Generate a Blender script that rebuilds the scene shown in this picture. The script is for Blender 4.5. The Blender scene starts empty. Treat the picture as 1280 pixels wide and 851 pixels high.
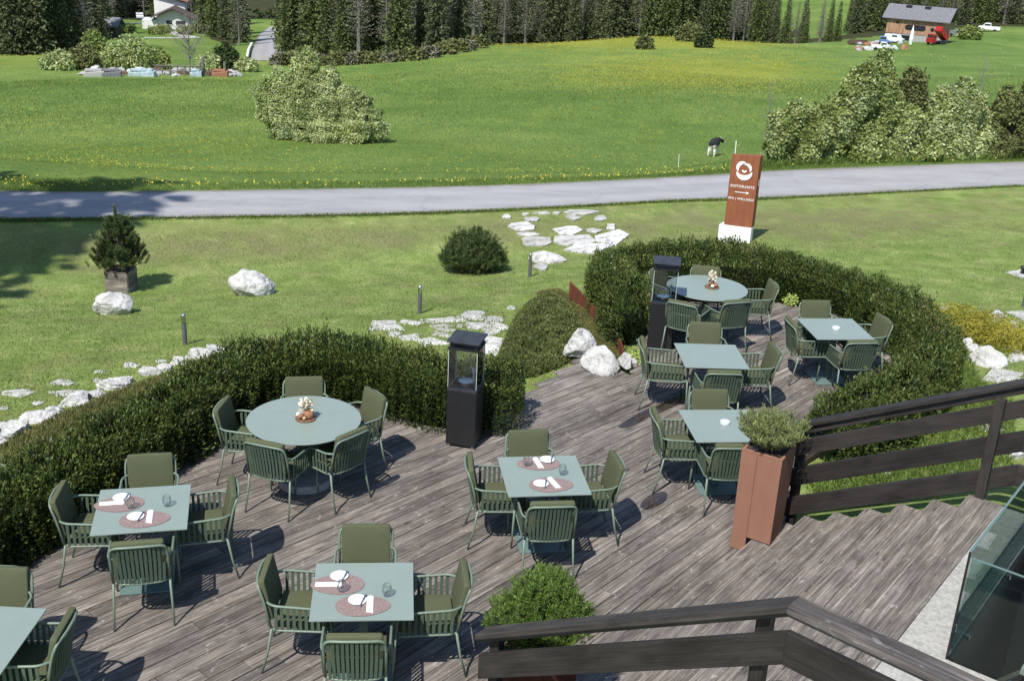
import bpy, math, random
import numpy as np
from mathutils import Vector, Matrix
R_ = math.radians
rng = np.random.default_rng(7)
random.seed(7)
SC = bpy.context.scene
COL = SC.collection

# ------------------------------------------------------------------ camera geometry
Z = 5.916
FPX = 1399.43
PIT, ROLL = R_(21.2833), R_(2.8638)
CF = np.array([0, math.cos(PIT), -math.sin(PIT)])
_U = np.array([0, math.sin(PIT), math.cos(PIT)]); _R = np.array([1., 0, 0])
CR = _R*math.cos(ROLL)+_U*math.sin(ROLL)
CU = -_R*math.sin(ROLL)+_U*math.cos(ROLL)
def raydir(x, y):
    return (x-640)/FPX*CR-(y-425.5)/FPX*CU+CF
def W(x, y, z=0.0):
    d = raydir(x, y); k = -(Z-z)/d[2]
    return np.array([d[0]*k, d[1]*k])
def proj(P):
    P = np.atleast_2d(np.asarray(P, float))-np.array([0, 0, Z]); q = P@CF
    q = np.where(q < .1, .1, q)
    return 640+FPX*(P@CR)/q, 425.5-FPX*(P@CU)/q

# ------------------------------------------------------------------ terrain height
def col_prof(x, rows):
    rs, zs = [0., 6.], [-.14, -.14]
    for y, kind, v in rows:
        d = raydir(x, y); t = -d[2]/math.hypot(d[0], d[1])
        if kind == 'z': r = (Z-v)/t; z = v
        else: r = v; z = Z-v*t
        if r > rs[-1]+.05: rs.append(r); zs.append(z)
    rs.append(rs[-1]+700); zs.append(zs[-1]+150)
    return np.array(rs), np.array(zs)
def pchip(x, y, xi):
    h = np.diff(x); d = np.diff(y)/h; m = np.zeros_like(y)
    for i in range(1, len(x)-1):
        if d[i-1]*d[i] > 0:
            w1 = 2*h[i]+h[i-1]; w2 = h[i]+2*h[i-1]
            m[i] = (w1+w2)/(w1/d[i-1]+w2/d[i])
    m[0] = d[0]; m[-1] = d[-1]
    k = np.clip(np.searchsorted(x, xi)-1, 0, len(x)-2)
    t = (xi-x[k])/h[k]
    return ((1+2*t)*(1-t)**2*y[k]+t*(1-t)**2*h[k]*m[k]+t*t*(3-2*t)*y[k+1]+t*t*(t-1)*h[k]*m[k+1])
COLS = {
 0:   [(600,'z',-.14),(500,'z',-.2),(430,'z',-.5),(365,'z',-1.25),(330,'z',-1.3),(278,'z',-.92),(271,'z',-.9),(240,'z',-.9),(233,'r',28),(222,'r',55),(150,'r',100),(100,'r',150),(64,'r',215),(30,'r',300),(0,'r',370),(-40,'r',480)],
 320: [(520,'z',-.12),(440,'z',-.25),(390,'z',-.7),(350,'z',-1.2),(325,'z',-1.2),(277,'z',-.95),(272,'z',-.92),(239,'z',-.92),(232,'r',28.5),(222,'r',55),(150,'r',97),(110,'r',135),(88,'r',172),(60,'r',230),(35,'r',300),(10,'r',370),(-40,'r',500)],
 640: [(470,'z',-.12),(420,'z',-.15),(380,'z',-.4),(345,'z',-.95),(322,'z',-1.15),(290,'z',-1.0),(266,'z',-.95),(232,'z',-.95),(226,'r',30),(217,'r',58),(150,'r',95),(100,'r',135),(70,'r',175),(53,'r',215),(58,'r',240),(54,'r',290),(20,'r',380),(-40,'r',520)],
 800: [(400,'z',-.12),(350,'z',-.4),(310,'z',-1.0),(285,'z',-1.0),(255,'z',-.97),(225,'z',-.97),(222,'r',31.5),(214,'r',62),(150,'r',95),(100,'r',135),(70,'r',175),(47,'r',225),(52,'r',255),(45,'r',300),(15,'r',390),(-40,'r',520)],
 960: [(400,'z',-.12),(350,'z',-.3),(300,'z',-.9),(270,'z',-1.0),(250,'z',-1.0),(215,'z',-1.0),(212.3,'r',33.5),(206,'r',68),(150,'r',100),(110,'r',132),(75,'r',180),(53,'r',235),(58,'r',262),(48,'r',300),(15,'r',420),(-40,'r',560)],
 1280:[(520,'z',-.12),(450,'z',-.2),(400,'z',-.35),(340,'z',-.6),(300,'z',-.8),(238,'z',-.95),(203,'z',-.95),(200.5,'r',37),(196,'r',70),(150,'r',98),(110,'r',133),(75,'r',190),(46,'r',280),(20,'r',340),(-10,'r',430),(-60,'r',560)],
}
RG = np.concatenate([np.linspace(0, 8, 9)[:-1], 8*np.exp(np.linspace(0, math.log(1300/8), 520))])
cx = sorted(COLS); caz = []
for x in cx:
    d = raydir(x, 230); caz.append(math.atan2(d[0], d[1]))
caz = np.array(caz)
ctab = np.array([pchip(*col_prof(x, COLS[x]), RG) for x in cx])
AZT = np.linspace(-.62, .66, 400)
ZT = np.zeros((400, len(RG)))
YF = ([-700, 0, 130, 320, 430, 640, 800, 850, 960, 1000, 1280, 1900], [236, 240, 241, 239, 237, 232, 225, 222, 215.5, 213, 203, 181])
zfar = {0: -.9, 320: -.92, 640: -.95, 800: -.97, 960: -1.0, 1280: -.95}
def rfar(x):
    d = raydir(x, float(np.interp(x, *YF))); z = float(np.interp(x, cx, [zfar[q] for q in cx]))
    return (Z-z)*math.hypot(d[0], d[1])/-d[2], math.atan2(d[0], d[1])
_xs = np.linspace(-500, 1800, 400); _rf = np.array([rfar(x) for x in _xs])
rfc = [rfar(x)[0] for x in cx]
for i, a in enumerate(AZT):
    k = min(max(np.searchsorted(caz, a)-1, 0), len(caz)-2)
    t = min(1, max(0, (a-caz[k])/(caz[k+1]-caz[k]))); t = t*t*(3-2*t)*.6+t*.4
    r_ = float(np.interp(a, _rf[:, 1], _rf[:, 0]))
    ZT[i] = np.interp(RG*rfc[k]/r_, RG, ctab[k])*(1-t)+np.interp(RG*rfc[k+1]/r_, RG, ctab[k+1])*t
# stair frame
AD = R_(-37); SD = np.array([math.cos(AD), math.sin(AD)]); SU = np.array([-SD[1], SD[0]])
P2 = np.array([3.04, 9.92]); RISE, TREAD = .16, .295; SLOPE = RISE/TREAD
GL0 = W(1183, 822, 1.12)
def gz(x, y):
    x = np.asarray(x, float); y = np.asarray(y, float)
    r = np.hypot(x, y); a = np.arctan2(x, y)
    ac = np.clip(a, AZT[0], AZT[-1])
    ia = np.clip((ac-AZT[0])/(AZT[-1]-AZT[0])*399, 0, 398.999); i0 = ia.astype(int); fa = ia-i0
    rr = np.clip(r, 0, 1299)
    k = np.clip(np.searchsorted(RG, rr)-1, 0, len(RG)-2); fr = (rr-RG[k])/(RG[k+1]-RG[k])
    z = (ZT[i0, k]*(1-fa)+ZT[i0+1, k]*fa)*(1-fr)+(ZT[i0, k+1]*(1-fa)+ZT[i0+1, k+1]*fa)*fr
    # soft undulation of the far meadow
    w = np.clip((r-45)/60, 0, 1)
    z = z+w*(.25*np.sin(x*.11+y*.05)+.2*np.sin(y*.13-x*.07+1))
    # garden bank rising beside the stairs
    t = (x-P2[0])*SD[0]+(y-P2[1])*SD[1]; dd = (x-P2[0])*SU[0]+(y-P2[1])*SU[1]
    hgt = np.clip((t+.2)*SLOPE+.05, 0, 1.0)
    ramp = np.clip((dd-.05)/.35, 0, 1)
    z = z+hgt*ramp*np.exp(-(np.clip(dd-.4, 0, 99)/2.2)**2)
    # stair well
    gx = (x-GL0[0])*SD[0]+(y-GL0[1])*SD[1]; gy = (x-GL0[0])*SU[0]+(y-GL0[1])*SU[1]
    m = (gx > -.6) & (gx < 4) & (gy > -1.5) & (gy < 4.2) & (dd < 0)
    z = np.where(m, -3.2, z)
    z = np.where((np.abs(a) > 1.5), -.3, z)
    return z
def G(x, y, z0=0.0):
    """point of the terrain seen at a pixel -> 3-vector"""
    d = raydir(x, y); h = math.hypot(d[0], d[1]); t = -d[2]/h
    rr = np.concatenate([np.linspace(5, 60, 2500), np.exp(np.linspace(math.log(60), math.log(1200), 1500))])
    zz = Z-rr*t; g = gz(d[0]/h*rr, d[1]/h*rr)
    k = np.argmax(zz <= g)
    if k == 0: k = len(rr)-1
    r = rr[k]
    return np.array([d[0]/h*r, d[1]/h*r, float(gz(d[0]/h*r, d[1]/h*r))])
def GR(x, r):
    """terrain point at a column and range"""
    d = raydir(x, 60); h = math.hypot(d[0], d[1])
    X, Y = d[0]/h*r, d[1]/h*r
    return np.array([X, Y, float(gz(X, Y))])

# ------------------------------------------------------------------ materials
def srgb(r, g, b):
    f = lambda c: ((c/255+.055)/1.055)**2.4 if c > 10 else c/255/12.92
    return (f(r), f(g), f(b), 1)
MATS = {}
class NT:
    def __init__(s, name):
        s.m = bpy.data.materials.new(name); s.m.use_nodes = True
        s.t = s.m.node_tree; s.b = s.t.nodes['Principled BSDF']; MATS[name] = s.m
        s.out = s.t.nodes['Material Output']
    def n(s, typ, **k):
        o = s.t.nodes.new(typ)
        for a, v in k.items():
            if a.startswith('i_'):
                key = a[2:]; key = int(key) if key.isdigit() else key.replace('_', ' ')
                o.inputs[key].default_value = v
            else: setattr(o, a, v)
        return o
    def l(s, a, b): s.t.links.new(a, b)
    def noise(s, vec, scale, detail=4, rough=.55, dist=0):
        o = s.n('ShaderNodeTexNoise'); o.inputs['Scale'].default_value = scale
        o.inputs['Detail'].default_value = detail; o.inputs['Roughness'].default_value = rough
        o.inputs['Distortion'].default_value = dist
        if vec is not None: s.l(vec, o.inputs['Vector'])
        return o.outputs['Fac']
    def ramp(s, fac, *stops):
        o = s.n('ShaderNodeValToRGB'); e = o.color_ramp.elements
        while len(e) < len(stops): e.new(.5)
        for el, (p, c) in zip(e, stops):
            el.position = p; el.color = c if len(c) == 4 else (*c, 1)
        s.l(fac, o.inputs['Fac']); return o.outputs['Color']
    def mix(s, fac, a, b, mode='MIX'):
        o = s.n('ShaderNodeMix', data_type='RGBA', blend_type=mode)
        for v, i in ((fac, 0), (a, 6), (b, 7)):
            if hasattr(v, 'node'): s.l(v, o.inputs[i])
            elif i == 0: o.inputs[0].default_value = v
            else: o.inputs[i].default_value = v if len(v) == 4 else (*v, 1)
        return o.outputs[2]
    def math(s, op, a, b=0.0, clamp=False):
        o = s.n('ShaderNodeMath', operation=op, use_clamp=clamp)
        for i, v in enumerate((a, b)):
            if hasattr(v, 'node'): s.l(v, o.inputs[i])
            else: o.inputs[i].default_value = v
        return o.outputs[0]
    def coord(s, which='Object'): return s.n('ShaderNodeTexCoord').outputs[which]
    def mapping(s, vec, scale=(1, 1, 1), rot=(0, 0, 0)):
        o = s.n('ShaderNodeMapping'); o.inputs['Scale'].default_value = scale; o.inputs['Rotation'].default_value = rot
        s.l(vec, o.inputs['Vector']); return o.outputs[0]
    def attr(s, name):
        return s.n('ShaderNodeAttribute', attribute_name=name)
    def color(s, v):
        if hasattr(v, 'node'): s.l(v, s.b.inputs['Base Color'])
        else: s.b.inputs['Base Color'].default_value = v if len(v) == 4 else (*v, 1)
    def bump(s, h, strength=.3, dist=.01):
        o = s.n('ShaderNodeBump'); o.inputs['Strength'].default_value = strength; o.inputs['Distance'].default_value = dist
        s.l(h, o.inputs['Height']); s.l(o.outputs[0], s.b.inputs['Normal'])
    def set(s, **k):
        for a, v in k.items(): s.b.inputs[a.replace('_', ' ')].default_value = v
        return s
def simple(name, col, rough=.6, var=.12, scale=8, metal=0, bump=0, spec=.5):
    s = NT(name); c = col if len(col) == 4 else (*col, 1)
    f = s.noise(s.coord(), scale, 5)
    lo = tuple(v*(1-var) for v in c[:3]); hi = tuple(min(1, v*(1+var)) for v in c[:3])
    s.color(s.ramp(f, (.3, lo), (.7, hi)))
    s.set(Roughness=rough, Metallic=metal, Specular_IOR_Level=spec)
    if bump: s.bump(s.noise(s.coord(), scale*6, 5), bump, .005)
    return s.m
def foliage(name, c1, c2, c3=None, trans=.25, rough=.6, scale=1.5, spec=.25):
    s = NT(name)
    geo = s.n('ShaderNodeNewGeometry')
    rnd = geo.outputs['Random Per Island']
    stops = [(0, c1), (.6, c2), (1, c3 or c2)]
    base = s.ramp(rnd, *stops)
    f = s.noise(s.coord(), scale, 3)
    v = s.ramp(f, (.3, (.65, .7, .65)), (.7, (1.25, 1.2, 1.1)))
    colr = s.mix(1.0, base, v, 'MULTIPLY')
    s.color(colr); s.set(Roughness=rough, Specular_IOR_Level=spec)
    tr = s.n('ShaderNodeBsdfTranslucent'); s.l(colr, tr.inputs['Color'])
    mx = s.n('ShaderNodeMixShader'); mx.inputs[0].default_value = trans
    s.l(s.b.outputs[0], mx.inputs[1]); s.l(tr.outputs[0], mx.inputs[2]); s.l(mx.outputs[0], s.out.inputs['Surface'])
    return s.m

def wood_mat(name, dark, mid, light, knots=True, wear=.5, rough=.8, gs=1.0):
    """planks carry attribute pc = (along, across, random)"""
    s = NT(name)
    a = s.attr('pc').outputs['Vector']
    sx = s.n('ShaderNodeSeparateXYZ'); s.l(a, sx.inputs[0])
    off = s.math('MULTIPLY', sx.outputs[2], 37.0)
    al = s.math('ADD', sx.outputs[0], off)
    cb = s.n('ShaderNodeCombineXYZ'); s.l(al, cb.inputs[0]); s.l(sx.outputs[1], cb.inputs[1]); s.l(off, cb.inputs[2])
    v = cb.outputs[0]
    g1 = s.noise(s.mapping(v, (1.6*gs, 55*gs, 1)), 1.0, 6, .62, .6)
    g2 = s.noise(s.mapping(v, (5*gs, 190*gs, 1)), 1.0, 3, .6, .2)
    pat = s.noise(s.mapping(v, (2.2, 6, 1)), 1.0, 5, .6, .4)
    spk = s.noise(s.mapping(v, (7, 17, 1)), 1.0, 5, .62, 1.2)
    grain = s.math('ADD', s.math('MULTIPLY', g1, .65), s.math('MULTIPLY', g2, .35))
    c = s.ramp(grain, (.33, dark), (.5, mid), (.68, light))
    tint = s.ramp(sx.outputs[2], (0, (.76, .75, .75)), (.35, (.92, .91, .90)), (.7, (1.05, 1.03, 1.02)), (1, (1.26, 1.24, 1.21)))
    c = s.mix(1.0, c, tint, 'MULTIPLY')
    pv = s.ramp(pat, (.3, (.62, .60, .60)), (.5, (1, 1, 1)), (.72, (1.38, 1.34, 1.28)))
    wide = s.noise(s.coord(), .55, 4, .6); pv = s.mix(1.0, pv, s.ramp(wide, (.35, (.80, .78, .76)), (.6, (1.08, 1.07, 1.06))), 'MULTIPLY')
    c = s.mix(1.0, c, pv, 'MULTIPLY')
    ws = s.ramp(spk, (.60, (0, 0, 0)), (.72, (1, 1, 1)))
    c = s.mix(s.math('MULTIPLY', ws, wear), c, tuple(min(1, q*1.7) for q in light[:3]))
    if knots:
        vo = s.n('ShaderNodeTexVoronoi', feature='F1'); vo.inputs['Scale'].default_value = 1.0
        s.l(s.mapping(v, (1.6, 9, 1)), vo.inputs['Vector'])
        kf = s.ramp(vo.outputs['Distance'], (.05, (1, 1, 1)), (.12, (0, 0, 0)))
        c = s.mix(s.math('MULTIPLY', kf, .75), c, tuple(q*.35 for q in dark[:3]))
    s.color(c); s.set(Roughness=rough, Specular_IOR_Level=.25)
    s.bump(grain, .5, .006)
    return s.m

def build_materials():
    wood_mat('deck_wood', (.052, .045, .039, 1), (.155, .139, .124, 1), (.32, .30, .275, 1))
    wood_mat('rail_wood', (.019, .017, .016, 1), (.030, .027, .025, 1), (.043, .039, .036, 1), knots=False, wear=.12, rough=.6)
    wood_mat('cap_wood', (.026, .023, .021, 1), (.044, .040, .037, 1), (.080, .073, .068, 1), knots=False, wear=.25, rough=.6)
    wood_mat('cap_worn', (.05, .045, .042, 1), (.10, .09, .085, 1), (.24, .22, .21, 1), knots=True, wear=.5, rough=.7)
    simple('frame_green', srgb(106, 121, 105), .45, .06, 20)
    simple('rope_green', srgb(70, 86, 70), .8, .15, 60, bump=.3)
    s = NT('cushion'); w = s.noise(s.coord(), 260, 2); s.color(s.ramp(w, (.3, srgb(72, 77, 56)), (.7, srgb(91, 95, 70))))
    s.set(Roughness=.9, Specular_IOR_Level=.2); s.bump(w, .3, .002); s.l(s.b.outputs[0], s.out.inputs[0])
    simple('table_top', srgb(130, 143, 135), .36, .03, 6, spec=.5)
    simple('table_metal', srgb(96, 118, 114), .5, .06, 8)
    simple('concrete', (.32, .32, .31), .9, .2, 10, bump=.4)
    simple('black_metal', (.011, .011, .012), .5, .2, 12)
    simple('black_cap', (.03, .031, .036), .5, .35, 9, bump=.2)
    simple('steel', (.55, .55, .55), .25, .1, 10, metal=1)
    simple('white_china', (.82, .82, .80), .15, .02, 5)
    simple('linen', (.82, .82, .81), .9, .03, 60, bump=.2)
    s = NT('placemat'); f = s.noise(s.coord(), 60, 4); s.color(s.ramp(f, (.3, srgb(116, 97, 93)), (.7, srgb(146, 126, 121)))); s.set(Roughness=.85)
    s = NT('glass'); s.set(Roughness=.0, Transmission_Weight=1.0, IOR=1.45); s.color((.97, .98, .98))
    # thin pane: mostly clear with a sharp reflection
    for nm, tint, refl in (('drink_glass', (.95, .96, .96, 1), .45), ('pane', (.90, .92, .92, 1), 1.3), ('pane_green', (.74, .84, .81, 1), .55)):
        s = NT(nm); tr = s.n('ShaderNodeBsdfTransparent'); tr.inputs[0].default_value = tint
        gl = s.n('ShaderNodeBsdfGlossy'); gl.inputs['Roughness'].default_value = .01
        fr = s.n('ShaderNodeFresnel'); fr.inputs[0].default_value = 1.5
        mx = s.n('ShaderNodeMixShader'); s.l(s.math('MULTIPLY', fr.outputs[0], refl), mx.inputs[0])
        s.l(tr.outputs[0], mx.inputs[1]); s.l(gl.outputs[0], mx.inputs[2]); s.l(mx.outputs[0], s.out.inputs[0])
    s = NT('puddle_wet'); tr = s.n('ShaderNodeBsdfTransparent'); tr.inputs[0].default_value = (.50, .46, .44, 1)
    gl = s.n('ShaderNodeBsdfGlossy'); gl.inputs['Roughness'].default_value = .04
    fr = s.n('ShaderNodeFresnel'); fr.inputs[0].default_value = 1.33
    mx = s.n('ShaderNodeMixShader'); s.l(s.math('MULTIPLY', fr.outputs[0], .12), mx.inputs[0]); s.l(tr.outputs[0], mx.inputs[1]); s.l(gl.outputs[0], mx.inputs[2]); s.l(mx.outputs[0], s.out.inputs[0])
    # corten
    for nm, a, b in (('corten', (.10, .030, .016), (.20, .062, .030)), ('corten_panel', (.19, .062, .03), (.30, .105, .052)), ('brown_metal', (.235, .115, .075), (.275, .138, .092))):
        s = NT(nm); f = s.noise(s.mapping(s.coord(), (6, 6, 1.5)), 1.5, 6, .65); s.color(s.ramp(f, (.3, a), (.7, b))); s.set(Roughness=.72, Specular_IOR_Level=.3)
    simple('white_paint', (.80, .80, .79), .6, .04, 5)
    simple('letter_white', (.85, .85, .83), .5, .02, 5)
    s = NT('white_rock'); f = s.noise(s.coord(), 5, 8, .7, .3); f2 = s.noise(s.coord(), 22, 6, .7)
    c = s.ramp(f, (.32, (.14, .14, .13)), (.42, (.48, .475, .45)), (.55, (.62, .615, .60)), (.8, (.70, .69, .67)))
    c = s.mix(.35, c, s.ramp(f2, (.3, (.25, .24, .22)), (.6, (.8, .8, .78))), 'MULTIPLY'); s.color(c); s.set(Roughness=.95, Specular_IOR_Level=.1); s.bump(f2, .8, .03)
    s = NT('slab_stone'); f = s.noise(s.coord('Object'), 3, 7, .65); ori = s.n('ShaderNodeObjectInfo').outputs['Random']; c = s.ramp(f, (.3, (.30, .295, .27)), (.5, (.50, .495, .47)), (.75, (.64, .63, .60))); c = s.mix(1.0, c, s.ramp(ori, (0, (.74, .73, .71)), (1, (1.1, 1.1, 1.1))), 'MULTIPLY'); st = s.noise(s.coord(), 7, 5, .7); c = s.mix(.8, c, s.ramp(st, (.34, (.42, .42, .36)), (.46, (1, 1, 1))), 'MULTIPLY'); s.color(c); s.set(Roughness=.95, Specular_IOR_Level=.1); s.bump(s.noise(s.coord(), 25, 6), .5, .01)
    simple('pale_gravel_stone', (.36, .35, .32), .95, .25, 30, bump=.6)
    # asphalt
    s = NT('asphalt'); c0 = s.coord(); f = s.noise(c0, 1.2, 6, .6); f2 = s.noise(c0, 60, 3, .7)
    ft = s.noise(s.mapping(c0, (.12, 2.2, 1)), 1, 4)
    c = s.ramp(f, (.3, (.29, .285, .29)), (.7, (.34, .335, .34))); c = s.mix(.3, c, s.ramp(f2, (.3, (.6, .6, .6)), (.7, (1.15, 1.15, 1.15))), 'MULTIPLY')
    c = s.mix(.45, c, s.ramp(ft, (.35, (.82, .82, .82)), (.65, (1.06, 1.06, 1.06))), 'MULTIPLY'); ac = s.attr('across').outputs['Fac']; dist = s.math('ABSOLUTE', s.math('SUBTRACT', ac, .5)); wob = s.noise(c0, 1.4, 5, .7)
    ed = s.math('ADD', dist, s.math('MULTIPLY', s.math('SUBTRACT', wob, .5), .22)); c = s.mix(s.ramp(ed, (.40, (0, 0, 0)), (.47, (1, 1, 1))), c, (.20, .19, .16))
    tr_ = s.math('ABSOLUTE', s.math('SUBTRACT', dist, .23)); c = s.mix(s.math('MULTIPLY', s.ramp(tr_, (.02, (1, 1, 1)), (.13, (0, 0, 0))), .28), c, (.40, .395, .40))
    vo = s.n('ShaderNodeTexVoronoi', feature='DISTANCE_TO_EDGE'); vo.inputs['Scale'].default_value = .34; wv = s.n('ShaderNodeVectorMath', operation='ADD'); s.l(c0, wv.inputs[0]); nz = s.n('ShaderNodeTexNoise'); nz.inputs['Scale'].default_value = 1.1; s.l(c0, nz.inputs['Vector']); s.l(nz.outputs['Color'], wv.inputs[1]); s.l(wv.outputs[0], vo.inputs['Vector'])
    c = s.mix(s.math('MULTIPLY', s.ramp(vo.outputs['Distance'], (.004, (1, 1, 1)), (.012, (0, 0, 0))), .16), c, (.12, .12, .125))
    pt = s.noise(c0, .16, 2, .4); c = s.mix(s.math('MULTIPLY', s.ramp(pt, (.60, (0, 0, 0)), (.615, (1, 1, 1))), .30), c, (.22, .22, .23))
    s.color(c); s.set(Roughness=.92, Specular_IOR_Level=.2); s.bump(f2, .3, .01)
    # terrain
    s = NT('grass_ground'); c0 = s.coord(); at = s.attr('zone').outputs['Vector']; sx = s.n('ShaderNodeSeparateXYZ'); s.l(at, sx.inputs[0])
    mead, dry, yel = sx.outputs
    fn = s.noise(c0, 26, 5, .75); fm = s.noise(s.mapping(c0, (1, 1, 1)), 1.9, 5, .6, .4); fl = s.noise(c0, .32, 4, .55)
    lawn = s.ramp(fm, (.3, (.135, .200, .045)), (.5, (.205, .272, .075)), (.72, (.305, .345, .125)))
    lawn = s.mix(.9, lawn, s.ramp(fn, (.28, (.45, .5, .4)), (.5, (1, 1, 1)), (.74, (1.6, 1.55, 1.4))), 'MULTIPLY')
    brown = s.ramp(fn, (.3, (.12, .115, .05)), (.55, (.205, .19, .092)), (.8, (.29, .265, .15)))
    dpat = s.noise(c0, .9, 5, .65, .5)
    dfac = s.math('MULTIPLY', s.math('ADD', s.math('MINIMUM', dry, 1.0), s.math('MULTIPLY', s.math('SUBTRACT', dpat, .5), 2.6)), 1.0, True)
    dfac = s.math('MULTIPLY', dfac, .8)
    lawn = s.mix(dfac, lawn, brown)
    big = s.noise(c0, .045, 4, .6, .6); fm2 = s.noise(s.mapping(c0, (.6, .35, 1)), .5, 6, .7); ff = s.noise(c0, 3.2, 6, .8)
    me = s.ramp(big, (.33, (.090, .155, .034)), (.5, (.122, .190, .046)), (.68, (.160, .225, .060)))
    me = s.mix(.75, me, s.ramp(fm2, (.3, (.72, .76, .7)), (.5, (1, 1, 1)), (.72, (1.3, 1.2, 1.1))), 'MULTIPLY')
    me = s.mix(.85, me, s.ramp(ff, (.3, (.62, .68, .6)), (.5, (1, 1, 1)), (.7, (1.38, 1.3, 1.2))), 'MULTIPLY')
    sp = s.noise(c0, 2.6, 3, .9); sp2 = s.noise(c0, .25, 4, .6, .5); sp3 = s.noise(c0, 8.5, 2, .9)
    dens = s.math('ADD', s.math('MULTIPLY', yel, .24), s.math('MULTIPLY', s.math('SUBTRACT', sp2, .52), .42))
    spk = s.math('MAXIMUM', s.math('ADD', sp, dens), s.math('ADD', sp3, dens))
    yf = s.ramp(spk, (.66, (0, 0, 0)), (.76, (1, 1, 1)))
    yf = s.math('MULTIPLY', yf, .34)
    me = s.mix(yf, me, (.36, .30, .02))
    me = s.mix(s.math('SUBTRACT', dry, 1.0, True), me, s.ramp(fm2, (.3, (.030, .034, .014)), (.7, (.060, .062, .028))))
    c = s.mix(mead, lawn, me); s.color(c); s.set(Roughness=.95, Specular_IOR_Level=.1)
    bf = s.noise(c0, 40, 4, .8); bf2 = s.noise(c0, 2.2, 4, .7)
    s.bump(s.math('ADD', s.math('MULTIPLY', bf, .35), s.math('MULTIPLY', bf2, .8)), .7, .12)
    simple('soil', (.045, .032, .024), .95, .3, 12, bump=.6)
    simple('forest_floor', (.035, .045, .015), .95, .3, 3)
    simple('bark', (.085, .072, .06), .9, .3, 6, bump=.4)
    simple('bark_grey', (.17, .155, .14), .9, .3, 6, bump=.4)
    foliage('yew', (.020, .040, .010, 1), (.052, .085, .020, 1), (.115, .15, .040, 1), .2, .5, 2.2, .35)
    foliage('yew_light', (.050, .075, .016, 1), (.10, .135, .030, 1), (.17, .20, .055, 1), .25, .5, 2.0, .3)
    foliage('juniper', (.075, .095, .030, 1), (.13, .155, .055, 1), (.20, .22, .095, 1), .2, .6, 3)
    foliage('gold_conifer', (.22, .20, .022, 1), (.36, .33, .045, 1), (.48, .44, .09, 1), .3, .6, 3)
    foliage('mugo', (.045, .072, .022, 1), (.085, .12, .040, 1), (.14, .175, .07, 1), .15, .5, 3, .3)
    foliage('mugo_bright', (.085, .15, .028, 1), (.15, .23, .048, 1), (.23, .32, .085, 1), .35, .5, 6, .3)
    foliage('rosemary', (.14, .17, .065, 1), (.23, .27, .10, 1), (.34, .38, .17, 1), .2, .6, 8, .3)
    foliage('spruce', (.078, .098, .046, 1), (.130, .152, .076, 1), (.19, .21, .11, 1), .34, .6, .4, .2)
    foliage('spruce_light', (.075, .10, .035, 1), (.125, .16, .055, 1), (.18, .215, .085, 1), .28, .6, .4, .2)
    foliage('larch_grey', (.14, .135, .10, 1), (.21, .20, .155, 1), (.29, .28, .22, 1), .2, .8, .4, .1)
    foliage('cherry_leaf', (.18, .235, .06, 1), (.29, .35, .11, 1), (.40, .46, .18, 1), .45, .6, .4)
    foliage('blossom', (.42, .49, .22, 1), (.58, .64, .35, 1), (.76, .79, .55, 1), .42, .7, .6)
    foliage('willow_leaf', (.12, .135, .05, 1), (.19, .205, .08, 1), (.28, .29, .13, 1), .38, .6, .4)
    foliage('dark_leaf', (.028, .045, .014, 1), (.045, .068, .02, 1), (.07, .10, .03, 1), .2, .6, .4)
    foliage('grass_blade', (.085, .14, .025, 1), (.14, .205, .042, 1), (.22, .28, .08, 1), .4, .7, 1.2)
    foliage('meadow_blade', (.11, .17, .04, 1), (.16, .23, .055, 1), (.23, .30, .08, 1), .5, .7, .5)
    foliage('dry_grass_blade', (.10, .11, .035, 1), (.17, .165, .06, 1), (.24, .22, .10, 1), .25, .8, 2)
    simple('dandelion', (.52, .44, .04), .8, .1, 3)
    simple('moss_cream', (.75, .70, .58), .8, .15, 60)
    simple('dry_flower', (.45, .30, .16), .8, .3, 60)
    simple('pumpkin_wood', (.28, .13, .07), .8, .3, 40)
    simple('bark_slice', (.16, .085, .05), .8, .4, 60, bump=.3)
    simple('lime_leaf', (.28, .36, .08), .8, .3, 10)
build_materials()

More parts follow.
